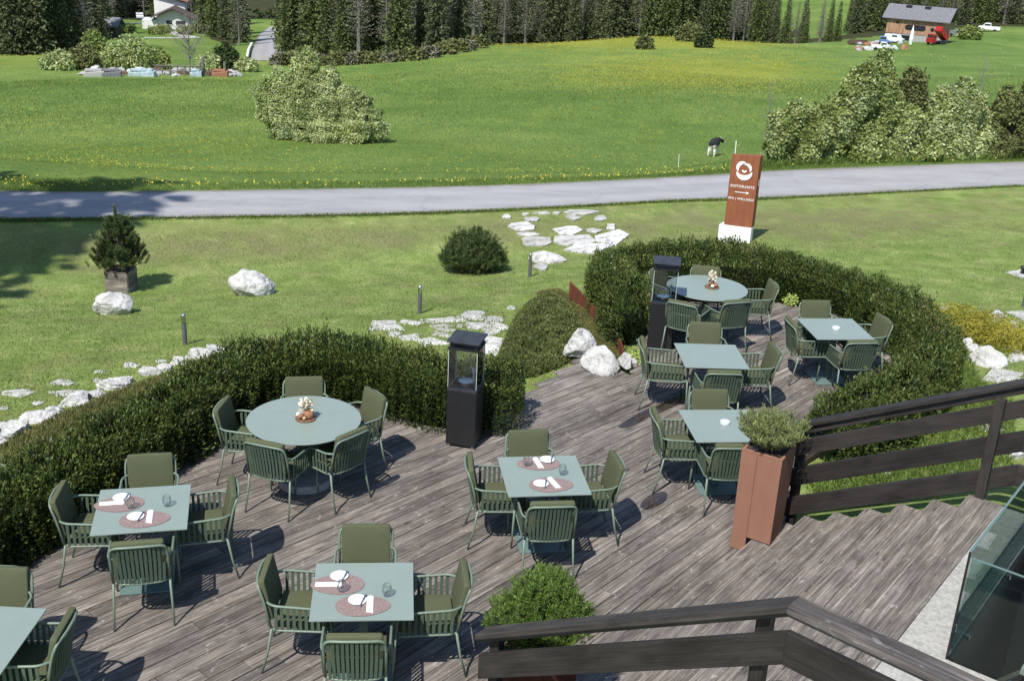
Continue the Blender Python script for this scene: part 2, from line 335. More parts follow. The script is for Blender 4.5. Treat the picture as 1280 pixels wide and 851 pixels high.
# ------------------------------------------------------------------ mesh helpers
class MB:
    """collects geometry for ONE mesh object"""
    def __init__(s): s.v = []; s.f = []; s.pc = []; s.mi = []; s.cur = 0; s.haspc = False
    def add(s, vs, fs, pc=None):
        o = len(s.v); s.v.extend([tuple(map(float, q)) for q in vs]); s.f.extend([tuple(i+o for i in f) for f in fs]); s.mi.extend([s.cur]*len(fs))
        if pc is not None: s.haspc = True; s.pc.extend([tuple(map(float, q)) for q in pc])
        else: s.pc.extend([(0, 0, 0)]*len(vs))
    def box(s, c, size, M=None, pc=None):
        x, y, z = [q/2 for q in size]; vs = [Vector((a*x, b*y, d*z)) for d in (-1, 1) for b in (-1, 1) for a in (-1, 1)]
        if M is not None: vs = [M @ v for v in vs]
        c = Vector(c); s.add([v+c for v in vs], [(0, 2, 3, 1), (4, 5, 7, 6), (0, 1, 5, 4), (2, 6, 7, 3), (0, 4, 6, 2), (1, 3, 7, 5)], pc)
    def beam(s, a, b, wid, hei, up=(0, 0, 1), rnd=None):
        """board from a to b, wid across, hei along up; carries wood coordinates"""
        a = Vector(a); b = Vector(b); d = (b-a); L = d.length; d.normalize(); up = Vector(up)
        sd = d.cross(up).normalized(); u2 = sd.cross(d).normalized() if False else up
        vs = []; pc = []; r = rnd if rnd is not None else random.random()
        for e, p in ((0, a), (L, b)):
            for i, j in ((-1, -1), (1, -1), (1, 1), (-1, 1)):
                vs.append(p+sd*(i*wid/2)+u2*(j*hei/2)); pc.append((e, i*wid/2+j*hei/2, r))
        s.add(vs, [(0, 1, 2, 3), (7, 6, 5, 4), (0, 4, 5, 1), (1, 5, 6, 2), (2, 6, 7, 3), (3, 7, 4, 0)], pc)
    def tube(s, pts, r, n=6, cap=True, r2=None):
        pts = [Vector(p) for p in pts]; N = len(pts); o = len(s.v); vs = []; fs = []
        pu = None
        for i, p in enumerate(pts):
            d = (pts[min(i+1, N-1)]-pts[max(i-1, 0)]).normalized()
            if pu is None: pu = Vector((0, 0, 1)) if abs(d.z) < .9 else Vector((1, 0, 0))
            sd = d.cross(pu).normalized(); pu = sd.cross(d).normalized()
            rr = r if r2 is None else r+(r2-r)*i/(N-1)
            for k in range(n):
                t = 2*math.pi*k/n; vs.append(p+(sd*math.cos(t)+pu*math.sin(t))*rr)
        for i in range(N-1):
            for k in range(n): fs.append((i*n+k, i*n+(k+1) % n, (i+1)*n+(k+1) % n, (i+1)*n+k))
        if cap: fs.append(tuple(range(n))[::-1]); fs.append(tuple((N-1)*n+k for k in range(n)))
        s.add(vs, fs)
    def lathe(s, prof, n=24, c=(0, 0, 0), closed=True):
        vs = []; fs = []; m = len(prof)
        for r, z in prof:
            for k in range(n):
                t = 2*math.pi*k/n; vs.append((c[0]+r*math.cos(t), c[1]+r*math.sin(t), c[2]+z))
        for i in range(m-1):
            for k in range(n): fs.append((i*n+k, i*n+(k+1) % n, (i+1)*n+(k+1) % n, (i+1)*n+k))
        if closed: fs.append(tuple(range(n))[::-1]); fs.append(tuple((m-1)*n+k for k in range(n)))
        s.add(vs, fs)
    def prism(s, pts, z0, z1):
        n = len(pts); z0 = z0 if hasattr(z0, '__len__') else [z0]*n; z1 = z1 if hasattr(z1, '__len__') else [z1]*n
        s.add([(p[0], p[1], z0[i]) for i, p in enumerate(pts)]+[(p[0], p[1], z1[i]) for i, p in enumerate(pts)],
              [tuple(range(n))[::-1], tuple(range(n, 2*n))]+[(i, (i+1) % n, n+(i+1) % n, n+i) for i in range(n)])
    def build(s, name, mat, parent=None, smooth=False, bevel=0, sub=0, loc=None):
        me = bpy.data.meshes.new(name); me.from_pydata(s.v, [], s.f); me.update()
        for m in (mat if isinstance(mat, (list, tuple)) else [mat]): me.materials.append(MATS[m])
        if any(s.mi): me.polygons.foreach_set('material_index', s.mi)
        if s.haspc:
            a = me.attributes.new('pc', 'FLOAT_VECTOR', 'POINT'); a.data.foreach_set('vector', np.array(s.pc, 'f').ravel())
        if smooth: me.polygons.foreach_set('use_smooth', [True]*len(me.polygons))
        o = bpy.data.objects.new(name, me); COL.objects.link(o)
        if parent: o.parent = parent
        if loc is not None: o.location = loc
        if bevel:
            b = o.modifiers.new('b', 'BEVEL'); b.width = bevel; b.segments = 2; b.limit_method = 'ANGLE'; b.angle_limit = R_(40)
            if smooth is None: pass
        if sub:
            b = o.modifiers.new('s', 'SUBSURF'); b.levels = sub; b.render_levels = sub
        return o
def tag(o, label=None, cat=None, group=None, kind=None):
    if label: o['label'] = label
    if cat: o['category'] = cat
    if group: o['group'] = group
    if kind: o['kind'] = kind
    return o
def empty(name, loc, rz=0, label=None, cat=None, group=None):
    o = bpy.data.objects.new(name, None); COL.objects.link(o); o.location = loc; o.rotation_euler = (0, 0, rz)
    o.empty_display_size = .1
    return tag(o, label, cat, group)
def kids(o): return [c for c in bpy.data.objects if c.parent == o]
def copy_tree(root, loc=None, rz=None, label=None, group=None, scale=None, names=None):
    ch = TREE.get(root.name)
    if ch is None: ch = TREE[root.name] = [(k, kids(k)) for k in kids(root)]
    r = root.copy(); COL.objects.link(r)
    if loc is not None: r.location = loc
    if rz is not None: r.rotation_euler = (0, 0, rz)
    if scale is not None: r.scale = scale if hasattr(scale, '__len__') else (scale,)*3
    if label: r['label'] = label
    if group: r['group'] = group
    for k, gs in ch:
        c = k.copy(); COL.objects.link(c); c.parent = r
        for g in gs:
            d = g.copy(); COL.objects.link(d); d.parent = c
    return r
TREE = {}
def npmesh(name, V, F, mat, parent=None, smooth=False):
    me = bpy.data.meshes.new(name); V = np.asarray(V, 'f'); F = np.asarray(F, 'i'); k = F.shape[1]
    me.vertices.add(len(V)); me.vertices.foreach_set('co', V.ravel())
    me.loops.add(F.size); me.loops.foreach_set('vertex_index', F.ravel())
    me.polygons.add(len(F)); me.polygons.foreach_set('loop_start', np.arange(len(F), dtype='i')*k)
    me.update(calc_edges=True); me.materials.append(MATS[mat])
    if smooth: me.polygons.foreach_set('use_smooth', np.ones(len(F), bool))
    o = bpy.data.objects.new(name, me); COL.objects.link(o)
    if parent: o.parent = parent
    return o
def rvec(n):
    v = rng.normal(size=(n, 3)); return v/np.linalg.norm(v, axis=1, keepdims=True)
def leafquads(P, N, size, asp=.5, jit=.8, face=False):
    """folded diamond leaves at P pointing roughly along N"""
    n = len(P); size = np.broadcast_to(size, (n,)) if np.ndim(size) == 0 else size
    d = N+rvec(n)*jit; d /= np.linalg.norm(d, axis=1, keepdims=True)
    s = np.cross(d, rvec(n)); s /= np.linalg.norm(s, axis=1, keepdims=True)+1e-9
    if face: d, s = s, np.cross(d, s)
    L = (size*rng.uniform(.7, 1.3, n))[:, None]; w = L*asp*.5
    V = np.stack([P, P+d*L*.5+s*w, P+d*L, P+d*L*.5-s*w], 1).reshape(-1, 3)
    F = np.arange(4*n).reshape(n, 4)
    return V, F
def leafobj(name, P, N, size, mat, parent=None, asp=.5, jit=.8, face=False):
    V, F = leafquads(np.asarray(P), np.asarray(N), size, asp, jit, face); return npmesh(name, V, F, mat, parent)
def noise3(P, seed=0, f=1.0):
    r = np.random.default_rng(seed); o = np.zeros(len(P))
    for i in range(6):
        k = r.normal(size=3)*f*(1+.6*i); o += np.sin(P@k+r.uniform(0, 6.3))/(1+.45*i)
    return o/3

def smoothpts(pts, n=8):
    """Catmull-Rom through points"""
    P = [np.array(p, float) for p in pts]; P = [2*P[0]-P[1]]+P+[2*P[-1]-P[-2]]; out = []
    for i in range(1, len(P)-2):
        for k in range(n):
            t = k/n; a, b, c, d = P[i-1:i+3]
            out.append(.5*((2*b)+(-a+c)*t+(2*a-5*b+4*c-d)*t*t+(-a+3*b-3*c+d)*t**3))
    out.append(P[-2]); return out

# ------------------------------------------------------------------ ground
def road_lines():
    xs = [-500, -200, 0, 130, 430, 640, 850, 1000, 1280, 1500, 1800]
    far = np.interp(xs, *YF)
    near = np.interp(xs, [-500, 0, 140, 420, 640, 850, 1000, 1280, 1800], [277, 275, 274, 270, 263, 252, 247, 233, 207])
    zc = np.interp(xs, cx, [zfar[q] for q in cx])
    return smoothpts([W(x, y, z) for x, y, z in zip(xs, far, zc)], 14), smoothpts([W(x, y, z) for x, y, z in zip(xs, near, zc)], 14)
def ground():
    az = np.concatenate([np.linspace(-math.pi, -1.02, 40)[:-1], np.linspace(-1.02, 1.02, 620), np.linspace(1.02, math.pi, 40)[1:-1]])
    rr = np.concatenate([[.01, 1, 2, 3, 4, 5, 6], 7*np.exp(np.linspace(0, math.log(1250/7), 430))])
    A, Rr = np.meshgrid(az, rr, indexing='ij'); X = np.sin(A)*Rr; Y = np.cos(A)*Rr; Zt = gz(X, Y)
    na, nr = A.shape; idx = np.arange(na*nr).reshape(na, nr); i2 = np.roll(idx, -1, 0)
    F = np.stack([idx[:, :-1], i2[:, :-1], i2[:, 1:], idx[:, 1:]], -1).reshape(-1, 4)[:, ::-1]
    V = np.stack([X, Y, Zt], -1).reshape(-1, 3)
    o = npmesh('ground', V, F, 'grass_ground', smooth=True); tag(o, 'green lawn, meadow and hillside ground', None, None, 'structure')
    px, py = proj(V); r = np.hypot(V[:, 0], V[:, 1]); front = V[:, 1] > 5
    far, near = ROAD
    fa = np.array([math.atan2(p[0], p[1]) for p in far]); fr = np.array([math.hypot(p[0], p[1]) for p in far])
    a = np.arctan2(V[:, 0], V[:, 1]); mid = np.interp(a, fa, fr)-.8
    mead = np.clip((r-mid)/.3, 0, 1)
    dry = .12+.75*np.exp(-((py-300-np.interp(px, [0, 400, 900, 1280], [10, 0, -20, -30]))/24)**2)*np.interp(px, [0, 150, 600, 950, 1280], [.5, 1, .8, .9, .45])
    dry += .3*np.exp(-((px-1080)/120)**2-((py-285)/18)**2)
    dry = np.where(front, dry, .2)
    def blob(cx_, cy_, sx_, sy_, w): return w*np.exp(-((px-cx_)/sx_)**2-((py-cy_)/sy_)**2)
    yel = .25+blob(760, 50, 150, 9, 1.5)+blob(860, 90, 190, 22, .95)+blob(560, 70, 180, 12, .35)+blob(150, 190, 250, 40, .25)+blob(30, 75, 60, 12, .4)+blob(900, 55, 60, 6, .8)
    yel -= blob(1180, 100, 110, 60, .9)+blob(640, 75, 140, 12, .25)+blob(460, 82, 60, 8, .8)+blob(560, 130, 200, 20, .1)
    yel = np.where(front, np.clip(yel, -.6, 2), 0)
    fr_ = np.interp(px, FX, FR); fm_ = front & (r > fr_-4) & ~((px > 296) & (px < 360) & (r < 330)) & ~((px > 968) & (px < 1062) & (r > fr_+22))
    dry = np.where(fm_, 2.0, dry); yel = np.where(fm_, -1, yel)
    at = o.data.attributes.new('zone', 'FLOAT_VECTOR', 'POINT'); at.data.foreach_set('vector', np.stack([mead, dry, yel], -1).astype('f').ravel())
    return o
ROAD = road_lines()
FX = [-80, 60, 110, 150, 245, 262, 300, 420, 520, 600, 650, 840, 960, 1080, 1340]
FR = [212, 212, 240, 322, 322, 262, 240, 222, 240, 258, 262, 262, 268, 300, 318]
ground()
# road
def strip_mesh(name, left, right, mat, lift, sub=5, cat=None, label=None):
    n = len(left); V = []
    for i in range(n):
        for k in range(sub+1):
            p = np.array(left[i])*(1-k/sub)+np.array(right[i])*(k/sub); V.append((p[0], p[1], float(gz(p[0], p[1]))+lift))
    F = [(i*(sub+1)+k, i*(sub+1)+k+1, (i+1)*(sub+1)+k+1, (i+1)*(sub+1)+k) for i in range(n-1) for k in range(sub)]
    o = npmesh(name, V, np.array(F)[:, ::-1], mat, smooth=True)
    at = o.data.attributes.new('across', 'FLOAT', 'POINT'); at.data.foreach_set('value', np.tile(np.arange(sub+1)/sub, n).astype('f'))
    return tag(o, label, cat, None, 'structure')
strip_mesh('road', ROAD[0], ROAD[1], 'asphalt', .03, 6, label='narrow grey asphalt lane crossing the meadow')

# ------------------------------------------------------------------ deck and stairs
DA0 = R_(48.5)            # plank direction at the centre of the deck
DC = np.array([-.5, 9.5]); PIV = DC+38*np.array([math.cos(DA0), math.sin(DA0)])
DECKPX = [(-330, 900), (-200, 790), (-60, 705), (60, 648), (150, 588), (230, 532), (300, 500), (400, 488), (520, 500), (610, 520), (648, 497), (736, 441), (790, 470), (800, 430), (790, 385), (850, 372), (960, 376), (1040, 392), (1095, 412), (1130, 445), (1135, 480), (1090, 520), (1045, 548), (1002, 575)]
deckpoly = [W(x, y) for x, y in DECKPX]
k0 = P2-1*TREAD*SD          # first riser line origin (nose of step 1)
deckpoly += [k0+SU*.15, k0-SU*6.2, k0-SU*6.2-SD*7]
def clip_interval(o, d, poly):
    ts = []
    for i in range(len(poly)):
        a = np.array(poly[i]); b = np.array(poly[(i+1) % len(poly)]); e = b-a; den = d[0]*e[1]-d[1]*e[0]
        if abs(den) < 1e-9: continue
        w = a-o; t = (w[0]*e[1]-w[1]*e[0])/den; q = (w[0]*d[1]-w[1]*d[0])/den
        if 0 <= q < 1: ts.append(t)
    ts.sort(); return [(ts[i], ts[i+1]) for i in range(0, len(ts)-1, 2)]
def plank(m, o, d, t0, t1, wd, z, th=.03, rnd=None, s=0, widen=0):
    """widen: width grows with distance from pivot"""
    sd = np.array([d[1], -d[0]]); vs = []; pc = []; r = rnd if rnd is not None else random.random()
    dz = random.uniform(-.0015, .0015)
    for t in (t0, t1):
        w = wd if not widen else widen*(-t)
        for i, zz in ((-1, z-th), (1, z-th), (1, z+dz), (-1, z+dz)):
            p = o+d*t+sd*(i*w/2); vs.append((p[0], p[1], zz)); pc.append((t, s+i*w/2, r))
    m.add(vs, [(0, 1, 2, 3), (7, 6, 5, 4), (0, 4, 5, 1), (1, 5, 6, 2), (2, 6, 7, 3), (3, 7, 4, 0)], pc)
m = MB(); step = .142/38
angs = np.arange(-.8, .8, step)
for i, da in enumerate(angs):
    d = np.array([math.cos(DA0+da), math.sin(DA0+da)])
    for t0, t1 in clip_interval(PIV, d, deckpoly):
        t = t0-random.random()*3
        while t < t1:
            L = random.choice([3.0, 3.6, 4.0]); a, b = max(t, t0), min(t+L-.009, t1)
            if b-a > .05: plank(m, PIV, d, a, b, 0, 0, s=i*.142, widen=step*.94)
            t += L
tag(m.build('deck', 'deck_wood'), 'weathered grey timber terrace deck', None, None, 'structure')
m = MB(); m.prism([tuple(p) for p in deckpoly], -.10, -.034); tag(m.build('deck_underlay', 'soil'), 'dark gap layer below the deck boards', None, None, 'structure')
# stairs
LD = W(1206, 730.6, 1.12); tl = float((LD-P2)@SD)
m = MB(); SW = 4.56
o_far = P2+SU*.02
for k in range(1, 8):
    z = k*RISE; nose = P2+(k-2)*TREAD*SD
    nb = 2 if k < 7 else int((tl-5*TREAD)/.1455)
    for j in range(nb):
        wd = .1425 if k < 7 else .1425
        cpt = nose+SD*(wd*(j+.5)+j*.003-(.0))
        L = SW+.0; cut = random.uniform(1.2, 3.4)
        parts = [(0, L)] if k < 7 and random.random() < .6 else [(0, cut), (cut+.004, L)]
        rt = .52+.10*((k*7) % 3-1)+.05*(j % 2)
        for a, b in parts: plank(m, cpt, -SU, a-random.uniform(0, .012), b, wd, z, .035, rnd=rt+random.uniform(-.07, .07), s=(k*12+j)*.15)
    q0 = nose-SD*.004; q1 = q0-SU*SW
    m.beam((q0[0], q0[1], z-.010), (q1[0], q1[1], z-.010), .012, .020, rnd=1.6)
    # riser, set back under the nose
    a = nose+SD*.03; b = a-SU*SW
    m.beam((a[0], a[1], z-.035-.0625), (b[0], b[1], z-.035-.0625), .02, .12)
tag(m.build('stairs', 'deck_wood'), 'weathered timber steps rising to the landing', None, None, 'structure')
# stringer closing the stair flank
m = MB()
for off, w_ in ((.0, .03), (SW+.03, .03)):
    for k in range(0, 8):
        a = P2+(k-2)*TREAD*SD-SU*off; b = a+SD*(TREAD if k < 7 else 1.7)
        if k == 0: continue
        z1 = k*RISE-.04; m.beam((a[0], a[1], (z1-.15)/2), (b[0], b[1], (z1-.15)/2), w_, z1+.15)
tag(m.build('stair_stringer', 'rail_wood'), 'dark timber flank under the steps', None, None, 'structure')
# landing paving strip beyond the planks
LD = W(1206, 730.6, 1.12); tl = float((LD-P2)@SD); 
m = MB(); a0 = P2+SD*(5*TREAD+int((tl-5*TREAD)/.1455)*.1455)
q = [a0+SU*.0, a0-SU*5.2, a0-SU*5.2+SD*5, a0+SD*5+SU*.0]
gl = float((GL0-a0)@SD); gu = float((GL0-P2)@SU)
# paving around the well (well spans SD from gl to gl+2.6, SU from gu to gu+3)
def sdsu(s_, u_): return a0+SD*s_+SU*u_
for (s0, s1, u0, u1) in ((0, gl, -6, 0), (gl, gl+6, -6, gu), (gl+2.6, gl+6, gu, 0)):
    if s1-s0 > .01 and u1-u0 > .01:
        p = [sdsu(s0, u0), sdsu(s1, u0), sdsu(s1, u1), sdsu(s0, u1)]; m.prism(p, .0, 1.112)
tag(m.build('landing_paving', 'pale_gravel_stone'), 'pale stone paving at the edge of the stair landing', None, None, 'structure')
# well walls and descending steps
m = MB()
for (s0, s1, u0, u1) in ((gl-.12, gl+.02, gu-.1, -.12), (gl+2.58, gl+2.7, gu-.1, -.12), (gl, gl+2.6, gu-.12, gu+.02), (gl, gl+2.6, -.24, -.12)):
    m.prism([sdsu(s0, u0), sdsu(s1, u0), sdsu(s1, u1), sdsu(s0, u1)], -1.9, 1.10)
m.prism([sdsu(gl, gu), sdsu(gl+2.6, gu), sdsu(gl+2.6, -.14), sdsu(gl, -.14)], -1.95, -1.8)
tag(m.build('well_wall', 'black_metal'), 'dark walls of the sunken stairwell', None, None, 'structure')
m = MB()
for k in range(8):
    u1 = -.2-k*.28; z = .95-k*.17
    m.prism([sdsu(gl+.3, u1-.26), sdsu(gl+2.5, u1-.26), sdsu(gl+2.5, u1), sdsu(gl+.3, u1)], z-.05, z)
tag(m.build('basement_stairs', 'concrete'), 'grey steps going down behind the glass balustrade', None, None, 'structure')

# ------------------------------------------------------------------ railings
def railing(name, A, B, seg2, posts, label, bh=.21, board_z=((.01, .22), (.35, .555), (.69, .865)), cap=(.93, 1.06), capmat=('cap_wood', 'cap_wood'), start_ext=0):
    """A, B: 3D points of the nose line at the two ends of the sloped run; then a level run of length seg2"""
    root = empty(name, (A[0], A[1], A[2]), 0, label, 'railing')
    inv = Matrix.Translation(-Vector(A))
    A = Vector(A); B = Vector(B); h = Vector((B.x-A.x, B.y-A.y, 0)).normalized(); C = B+h*seg2
    side = Vector((-h.y, h.x, 0))
    def loc(p): return Vector(p)-A
    for (z0, z1) in board_z:
        m = MB(); zc = (z0+z1)/2; hh = z1-z0
        for p, q in ((A, B), (B, C)):
            # vertical faces: parallelogram boards
            r = random.random(); vs = []; pc = []; L = (q-p).length
            for e, P in ((0, p), (L, q)):
                for i, j in ((-1, z0), (1, z0), (1, z1), (-1, z1)):
                    w = P+side*(i*.021)+Vector((0, 0, j)); vs.append(loc(w)); pc.append((e, j+i*.01, r))
            m.add(vs, [(0, 1, 2, 3), (7, 6, 5, 4), (0, 4, 5, 1), (1, 5, 6, 2), (2, 6, 7, 3), (3, 7, 4, 0)], pc)
        m.build('board', 'rail_wood', root, bevel=.004)
    for (p, q), mt in (((A, B), capmat[0]), ((B, C), capmat[1])):
        m = MB(); r = random.random()
        for (hw, z0, z1) in ((.072, cap[1]-.05, cap[1]), (.035, cap[0], cap[1]-.052)):
            vs = []; pc = []; L = (q-p).length
            for e, P in ((0, p), (L, q)):
                for i, j in ((-1, z0), (1, z0), (1, z1), (-1, z1)):
                    w = P+side*(i*hw)+Vector((0, 0, j)); vs.append(loc(w)); pc.append((e, i*hw+j, r))
            m.add(vs, [(0, 1, 2, 3), (7, 6, 5, 4), (0, 4, 5, 1), (1, 5, 6, 2), (2, 6, 7, 3), (3, 7, 4, 0)], pc)
        m.build('handrail', mt, root, bevel=.006)
    for t, zb, off in posts:
        P = A+h*t if t < (B-A).xy.length else A+h*t
        zn = A.z+(B.z-A.z)*min(1, t/(B-A).xy.length)
        m = MB(); c = Vector((P.x, P.y, 0))+side*off
        m.beam(loc((c.x, c.y, zb)), loc((c.x, c.y, zn+cap[0]-.002)), .085, .07, up=side, rnd=random.random())
        m.build('post', 'rail_wood', root, bevel=.004)
    return root
farO = P2+SU*.08
tA, tB = -.30, 1.80
fA = farO+SD*tA; fB = farO+SD*tB
railing('railing', (fA[0], fA[1], .32+tA*SLOPE), (fB[0], fB[1], .32+tB*SLOPE), 3.0, [(.10, -.1, .06), (5*TREAD+.38, .8, -.057), (3.4, .4, .06), (4.6, .4, .06)],
        'dark stained timber stair railing rising right beside the tall brown planter')
nA = W(600, 828, .85); nB = W(983, 804, 2.2)
railing('railing', (nA[0], nA[1], .85-.78), (nB[0], nB[1], 2.2-.78), 3.0, [(.10, 0, .06), (2.08, .5, .06), (3.05, .5, .06), (4.4, .5, .06)],
        'dark timber stair railing crossing the bottom of the picture in the foreground', board_z=((-.02, .185), (.32, .525), (.65, .865)), cap=(.97, 1.06), capmat=('cap_wood', 'cap_worn'))

# ------------------------------------------------------------------ glass balustrade and post
def balustrade():
    root = empty('glass_balustrade', (GL0[0], GL0[1], 1.112), 0, 'frameless glass balustrade around the sunken stairwell at the right edge', 'glass balustrade')
    g0 = np.array([0., 0.])
    def pane(a, b, z0, z1):
        a = np.array(a); b = np.array(b); d = (b-a)/np.linalg.norm(b-a); n = np.array([-d[1], d[0]])*.007
        m = MB(); m.prism([a-n, b-n, b+n, a+n], z0, z1); m.build('glass_pane', 'pane_green', root)
        m = MB(); n2 = n*1.25; m.prism([a-n2, b-n2, b+n2, a+n2], z1+.001, z1+.006); m.build('top_edge', 'table_metal', root)
    pane(g0+SU*.012, SU*2.5, -.05, .87)
    pane(g0+SD*.02, SD*2.5, -.05, .83)
    m = MB(); m.box((0, 0, .41), (.012, .012, .92)); m.build('corner_seal', 'black_metal', root)
    for (s_, u_) in ((.0, .35), (.0, 1.4), (.4, .0), (1.5, .0)):
        p = SD*(s_+.03)+SU*(u_+.03); m = MB(); m.lathe([(.02, 0), (.02, .03)], 12, (p[0], p[1], -.02)); m.build('clamp', 'steel', root)
balustrade()
def brown_post():
    p = sdsu(gl+.16, gu+.42); root = empty('wooden_post', (p[0], p[1], -1.0), AD, 'reddish brown wooden handrail post standing behind the glass balustrade', 'post')
    m = MB(); m.beam((0, 0, -.8), (0, 0, 1.82), .09, .075, up=(0, 1, 0)); m.build('shaft', 'corten', root, bevel=.01)
    m = MB(); m.beam((0, .05, 1.6), (0, 2.2, .55), .05, .09); m.build('handrail', 'cap_worn', root, bevel=.008)
brown_post()

# ------------------------------------------------------------------ furniture
def rounded_path(pts, rad, n=5):
    P = [Vector(p) for p in pts]; out = [P[0]]
    for i in range(1, len(P)-1):
        a, b, c = P[i-1], P[i], P[i+1]; r = min(rad, (a-b).length*.48, (c-b).length*.48)
        p = b+(a-b).normalized()*r; q = b+(c-b).normalized()*r
        for k in range(n+1):
            t = k/n; out.append(p*(1-t)**2+b*2*t*(1-t)+q*t*t)
    out.append(P[-1]); return out
def cushion_mesh(m, w, d, h, M, piping=True):
    nx = 8; vs = []; fs = []
    def sup(u): return u
    # rounded slab with slight dome
    prof = [(.985, -.5), (1.0, -.4), (1.0, .35), (.985, .48), (.95, .52), (.5, .56), (0.0, .57)]
    prof = [(0, -.5)]+prof
    n = 28; ring = []
    for k in range(n):
        t = 2*math.pi*k/n; c, s_ = math.cos(t), math.sin(t); e = .1
        ring.append((math.copysign(abs(c)**e, c), math.copysign(abs(s_)**e, s_)))
    for (r, z) in prof:
        for (a, b) in ring: vs.append(M @ Vector((a*w/2*r, b*d/2*r, z*h)))
    for i in range(len(prof)-1):
        for k in range(n): fs.append((i*n+k, i*n+(k+1) % n, (i+1)*n+(k+1) % n, (i+1)*n+k))
    m.add(vs, fs)
def make_chair():
    root = empty('armchair', (0, 0, 0), 0, 'x', 'armchair')
    fr = .0105
    armz, botz = .645, .42
    # arm loop wrapping around the back
    m = MB()
    loop = rounded_path([(.262, .262, botz+.03), (.262, .245, armz-.01), (.258, -.20, armz+.012), (.20, -.275, armz+.012), (0, -.305, armz+.012), (-.20, -.275, armz+.012), (-.258, -.20, armz+.012), (-.262, .245, armz-.01), (-.262, .262, botz+.03)], .05)
    m.tube(loop, fr*1.05, 8)
    m.build('arm_rail', 'frame_green', root, smooth=True)
    m = MB()
    top = rounded_path([(.228, -.228, botz), (.232, -.285, .70), (.222, -.325, .812), (.10, -.352, .825), (-.10, -.352, .825), (-.222, -.325, .812), (-.232, -.285, .70), (-.228, -.228, botz)], .07)
    m.tube(top, fr*1.1, 8); m.build('back_frame', 'frame_green', root, smooth=True)
    m = MB()
    ring = rounded_path([(0, .255, botz), (.248, .255, botz), (.245, -.20, botz), (.17, -.262, botz), (0, -.275, botz), (-.17, -.262, botz), (-.245, -.20, botz), (-.248, .255, botz), (0, .255, botz)], .05)
    m.tube(ring, fr, 6)
    for y in (-.15, .0, .15): m.tube([(-.24, y, botz), (.24, y, botz)], .008, 5)
    m.build('seat_frame', 'frame_green', root, smooth=True)
    for sx in (-1, 1):
        m = MB(); m.tube([(sx*.262, .262, botz+.04), (sx*.268, .275, .2), (sx*.272, .292, 0)], .0115, 8, r2=.009); m.build('leg', 'frame_green', root, smooth=True)
        m = MB(); m.tube([(sx*.229, -.225, botz+.01), (sx*.238, -.262, .2), (sx*.246, -.315, 0)], .0115, 8, r2=.009); m.build('leg', 'frame_green', root, smooth=True)
    # rope straps of the back and the two sides
    m = MB()
    def strap(a, b, c, nrm, w=.0115):
        """vertical flat strap a->b->c, nrm = sideways direction"""
        s_ = Vector(nrm).normalized()*w; pts = [Vector(a), Vector(b), Vector(c)]
        for off in (0, 1):
            pass
        t = Vector((0, 0, 1)).cross(s_).normalized()*.003; vs = []
        for p in pts: vs += [p-s_-t, p+s_-t, p+s_+t, p-s_+t]
        fs = []
        for i in range(2):
            for k in range(4): fs.append((i*4+k, i*4+(k+1) % 4, (i+1)*4+(k+1) % 4, (i+1)*4+k))
        fs += [(3, 2, 1, 0), (8, 9, 10, 11)]; m.add(vs, fs)
    for i in range(12):
        u = (i-5.5)/5.5; x = u*.195
        yt = -.352+.027*max(0, abs(u)-.45)/.55; ym = -.312+.030*u*u; yb = -.277+.022*u*u
        strap((x*1.0, yt, .826-.012*max(0, abs(u)-.5)/.5), (x*1.01, ym-.006, armz+.015), (x*.95, yb, botz), (1, 0, 0), .0122)
    m.build('back_rope', 'rope_green', root)
    for sx in (-1, 1):
        m = MB()
        for i in range(9):
            y = .20-i*.048
            strap((sx*.26, y, armz), (sx*.254, y, .53), (sx*.246, y, botz), (0, 1, 0), .0125)
        m.build('side_rope', 'rope_green', root)
    m = MB(); cushion_mesh(m, .45, .45, .055, Matrix.Translation((0, .015, .462))); o = m.build('seat_cushion', 'cushion', root, smooth=True)
    m = MB(); M = Matrix.Translation((0, -.262, .672)) @ Matrix.Rotation(R_(90-11), 4, 'X') @ Matrix.Rotation(math.pi, 4, 'Y') @ Matrix.Rotation(math.pi, 4, 'Y')
    cushion_mesh(m, .42, .37, .05, Matrix.Translation((0, -.270, .672)) @ Matrix.Rotation(R_(-(90-11)), 4, 'X')); m.build('back_cushion', 'cushion', root, smooth=True)
    return root
CHAIR = make_chair(); used = [False]
def place_chair(px, py, tc, tyaw, label, group, mode, tweak=0, blend=.35):
    """px,py: pixel of the middle of the back's top bar; mode: 0..3 snapped to a table side, None faces centre"""
    q = W(px, py, .81)
    d = np.array(tc)-q; th = math.atan2(d[1], d[0])
    if mode is not None:
        ax = tyaw+mode*math.pi/2; dd = (th-ax+math.pi) % (2*math.pi)-math.pi; th = ax+blend*dd
    th += R_(tweak)
    f = np.array([math.cos(th), math.sin(th)]); c = q+f*.34
    if not used[0]: used[0] = True; r = CHAIR; r.location = (c[0], c[1], 0.002); r.rotation_euler = (0, 0, th-math.pi/2); tag(r, label, 'armchair', group); TREE[CHAIR.name] = [(k, kids(k)) for k in kids(CHAIR)]; return
    copy_tree(CHAIR, (c[0], c[1], 0.002), th-math.pi/2, label, group)
